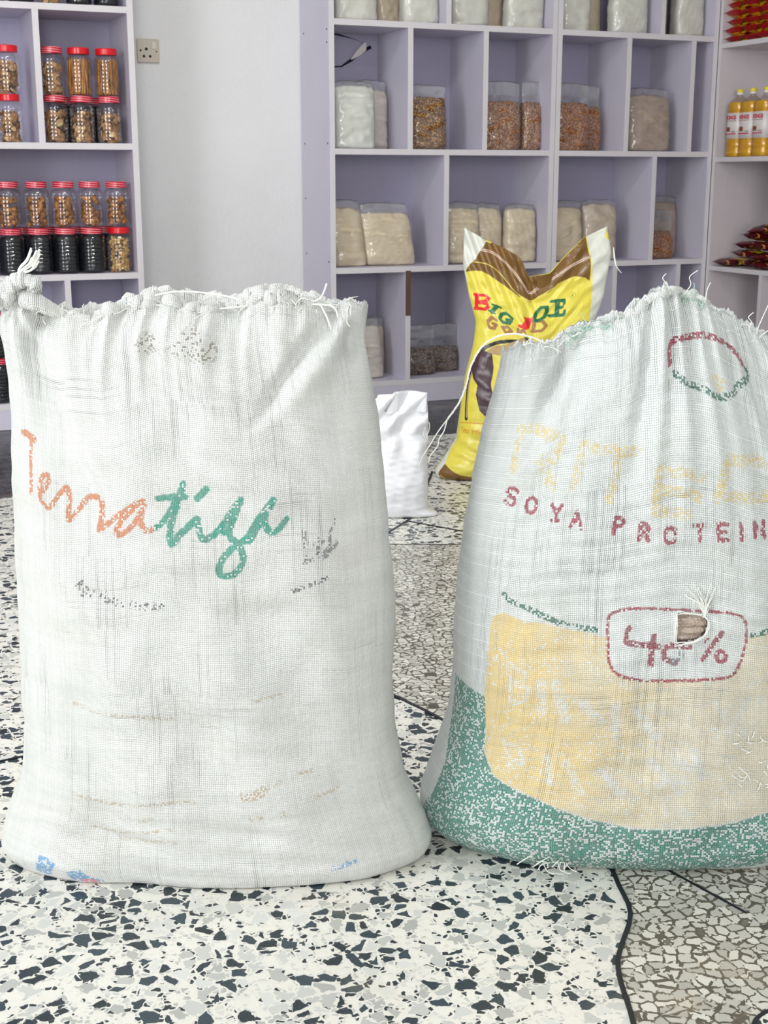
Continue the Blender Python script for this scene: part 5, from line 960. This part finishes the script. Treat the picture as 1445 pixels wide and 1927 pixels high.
# ---------------------------------------------------------------- snack packets
def packmat(name, cols, sc, thr=.45):
    M = Mat(name, .25, .6); x, y, z = M.sep(M.pos())
    a = M.vor(M.comb(x, y, z*1.5), sc); r = M.sep(a.outputs['Color']); c = cols[0]
    c = M.mix(r[0].gt(thr), cols[0], cols[1]); c = M.mix(r[1].gt(.72), c, cols[2]); c = M.mix(r[2].gt(.86), c, cols[3])
    c = M.mix(y.abs().gt(.066), c, cols[0]); M.color(c); M.bump(M.noise(M.pos(), 70, 3), .004, .8); return M.m
m_pk = packmat('red_yellow_wrapper', [srgb(176, 20, 34), srgb(232, 184, 30), srgb(84, 70, 20), srgb(236, 190, 50)], 46, .32)
m_pk2 = packmat('maroon_wrapper', [srgb(92, 18, 26), srgb(66, 16, 18), srgb(214, 146, 90), srgb(232, 200, 24)], 44)
def pillow(name, mat, L=.13, W=.085, H=.026, seed=0):
    r = thing(name, (0, 0, 0), 0, None, 'packet'); n, m = 26, 14; rr = random.Random(seed); vs = []; fs = []
    for s in (1, -1):
        for i in range(n):
            for j in range(m):
                u = i/(n-1)*2-1; v = j/(m-1)*2-1; h = H/2*(max(0, 1-abs(u)**3.5)**.6)*(max(0, 1-abs(v)**4)**.6)*(1+.12*math.sin(u*9+seed)*math.cos(v*7+seed)); 
                vs.append((v*W/2*(1-.06*(1-abs(u))), u*L/2+.0015*math.sin(j*2.1)*(abs(u) > .97), s*h))
    for s in range(2):
        b = s*n*m
        for i in range(n-1):
            for j in range(m-1):
                q = (b+i*m+j, b+i*m+j+1, b+(i+1)*m+j+1, b+(i+1)*m+j); fs.append(q if s == 0 else q[::-1])
    MB().add(vs, fs).build('wrapper', mat, r, True)
    for e_ in (-1, 1):
        cr = MB(); k = 15; vs = []
        for i in range(k):
            x = (i/(k-1)*2-1)*W/2; vs += [(x, e_*L/2, .0006), (x, e_*(L/2+.010+(.002 if i % 2 else 0)), .0012*(1 if i % 2 else -1))]
        cr.add(vs, [(2*i, 2*i+1, 2*i+3, 2*i+2) for i in range(k-1)]).build('crimped_seal', mat, r)
    return r
p1 = pillow('noodle_packet', m_pk, .160, .096, .036, 2); first = True; r_ = random.Random(4)
cols_ = [(4.925, 'next to the corner upright'), (4.822, 'second column out from the corner'), (4.719, 'third column, at the right edge of the photo')]
lv = ['bottom', 'second', 'third', 'fourth', 'fifth', 'sixth', 'seventh']
for ci, (y, cl) in enumerate(cols_):
    for k in range(6):
        p = p1 if first else copy_tree(p1); first = False
        p.location = (3.76+r_.uniform(-.010, .010), y+.006*k*(ci == 0)*.8+r_.uniform(-.004, .004), 1.4725+k*.0345); p.rotation_euler = (0, r_.uniform(-.05, .05), PI/2+r_.uniform(-.12, .12))
        tag(p, 'red and yellow noodle packet, %s layer, %s' % (lv[k], cl), 'packet', 'red and yellow packets on the upper right shelf')
p2 = pillow('snack_packet', m_pk2, .150, .105, .034, 5); first = True
pile = [((3.745, 4.905, .5412), (.0, .0, 1.45), 'maroon snack packet lying flat nearest the corner'), ((3.80, 4.79, .5412), (.0, .0, .25), 'maroon snack packet at the bottom of the pile, left half'), ((3.745, 4.66, .5412), (.0, .0, 1.7), 'maroon snack packet at the bottom of the pile, right half'),
        ((3.76, 4.80, .5740), (.04, -.04, 1.3), 'maroon snack packet in the second layer, left half'), ((3.74, 4.665, .5740), (-.04, .04, 1.75), 'maroon snack packet in the second layer, right half'), ((3.77, 4.80, .6080), (.06, .03, 1.7), 'maroon snack packet in the third layer, left half'),
        ((3.75, 4.665, .6080), (.05, -.03, 1.35), 'maroon snack packet in the third layer, right half'), ((3.76, 4.735, .6420), (.08, .0, 1.5), 'maroon snack packet slanting just under the top of the pile'), ((3.77, 4.72, .6760), (-.10, .05, 1.65), 'maroon snack packet on top of the pile')]
for loc, rot, lab in pile:
    p = p2 if first else copy_tree(p2); first = False; p.location = (loc[0], loc[1], loc[2]+(loc[2]-.5412)*.12+.002); p.rotation_euler = (rot[0]*1.6, rot[1]*1.6, rot[2]); tag(p, lab, 'packet', 'maroon snack packets in a heap')
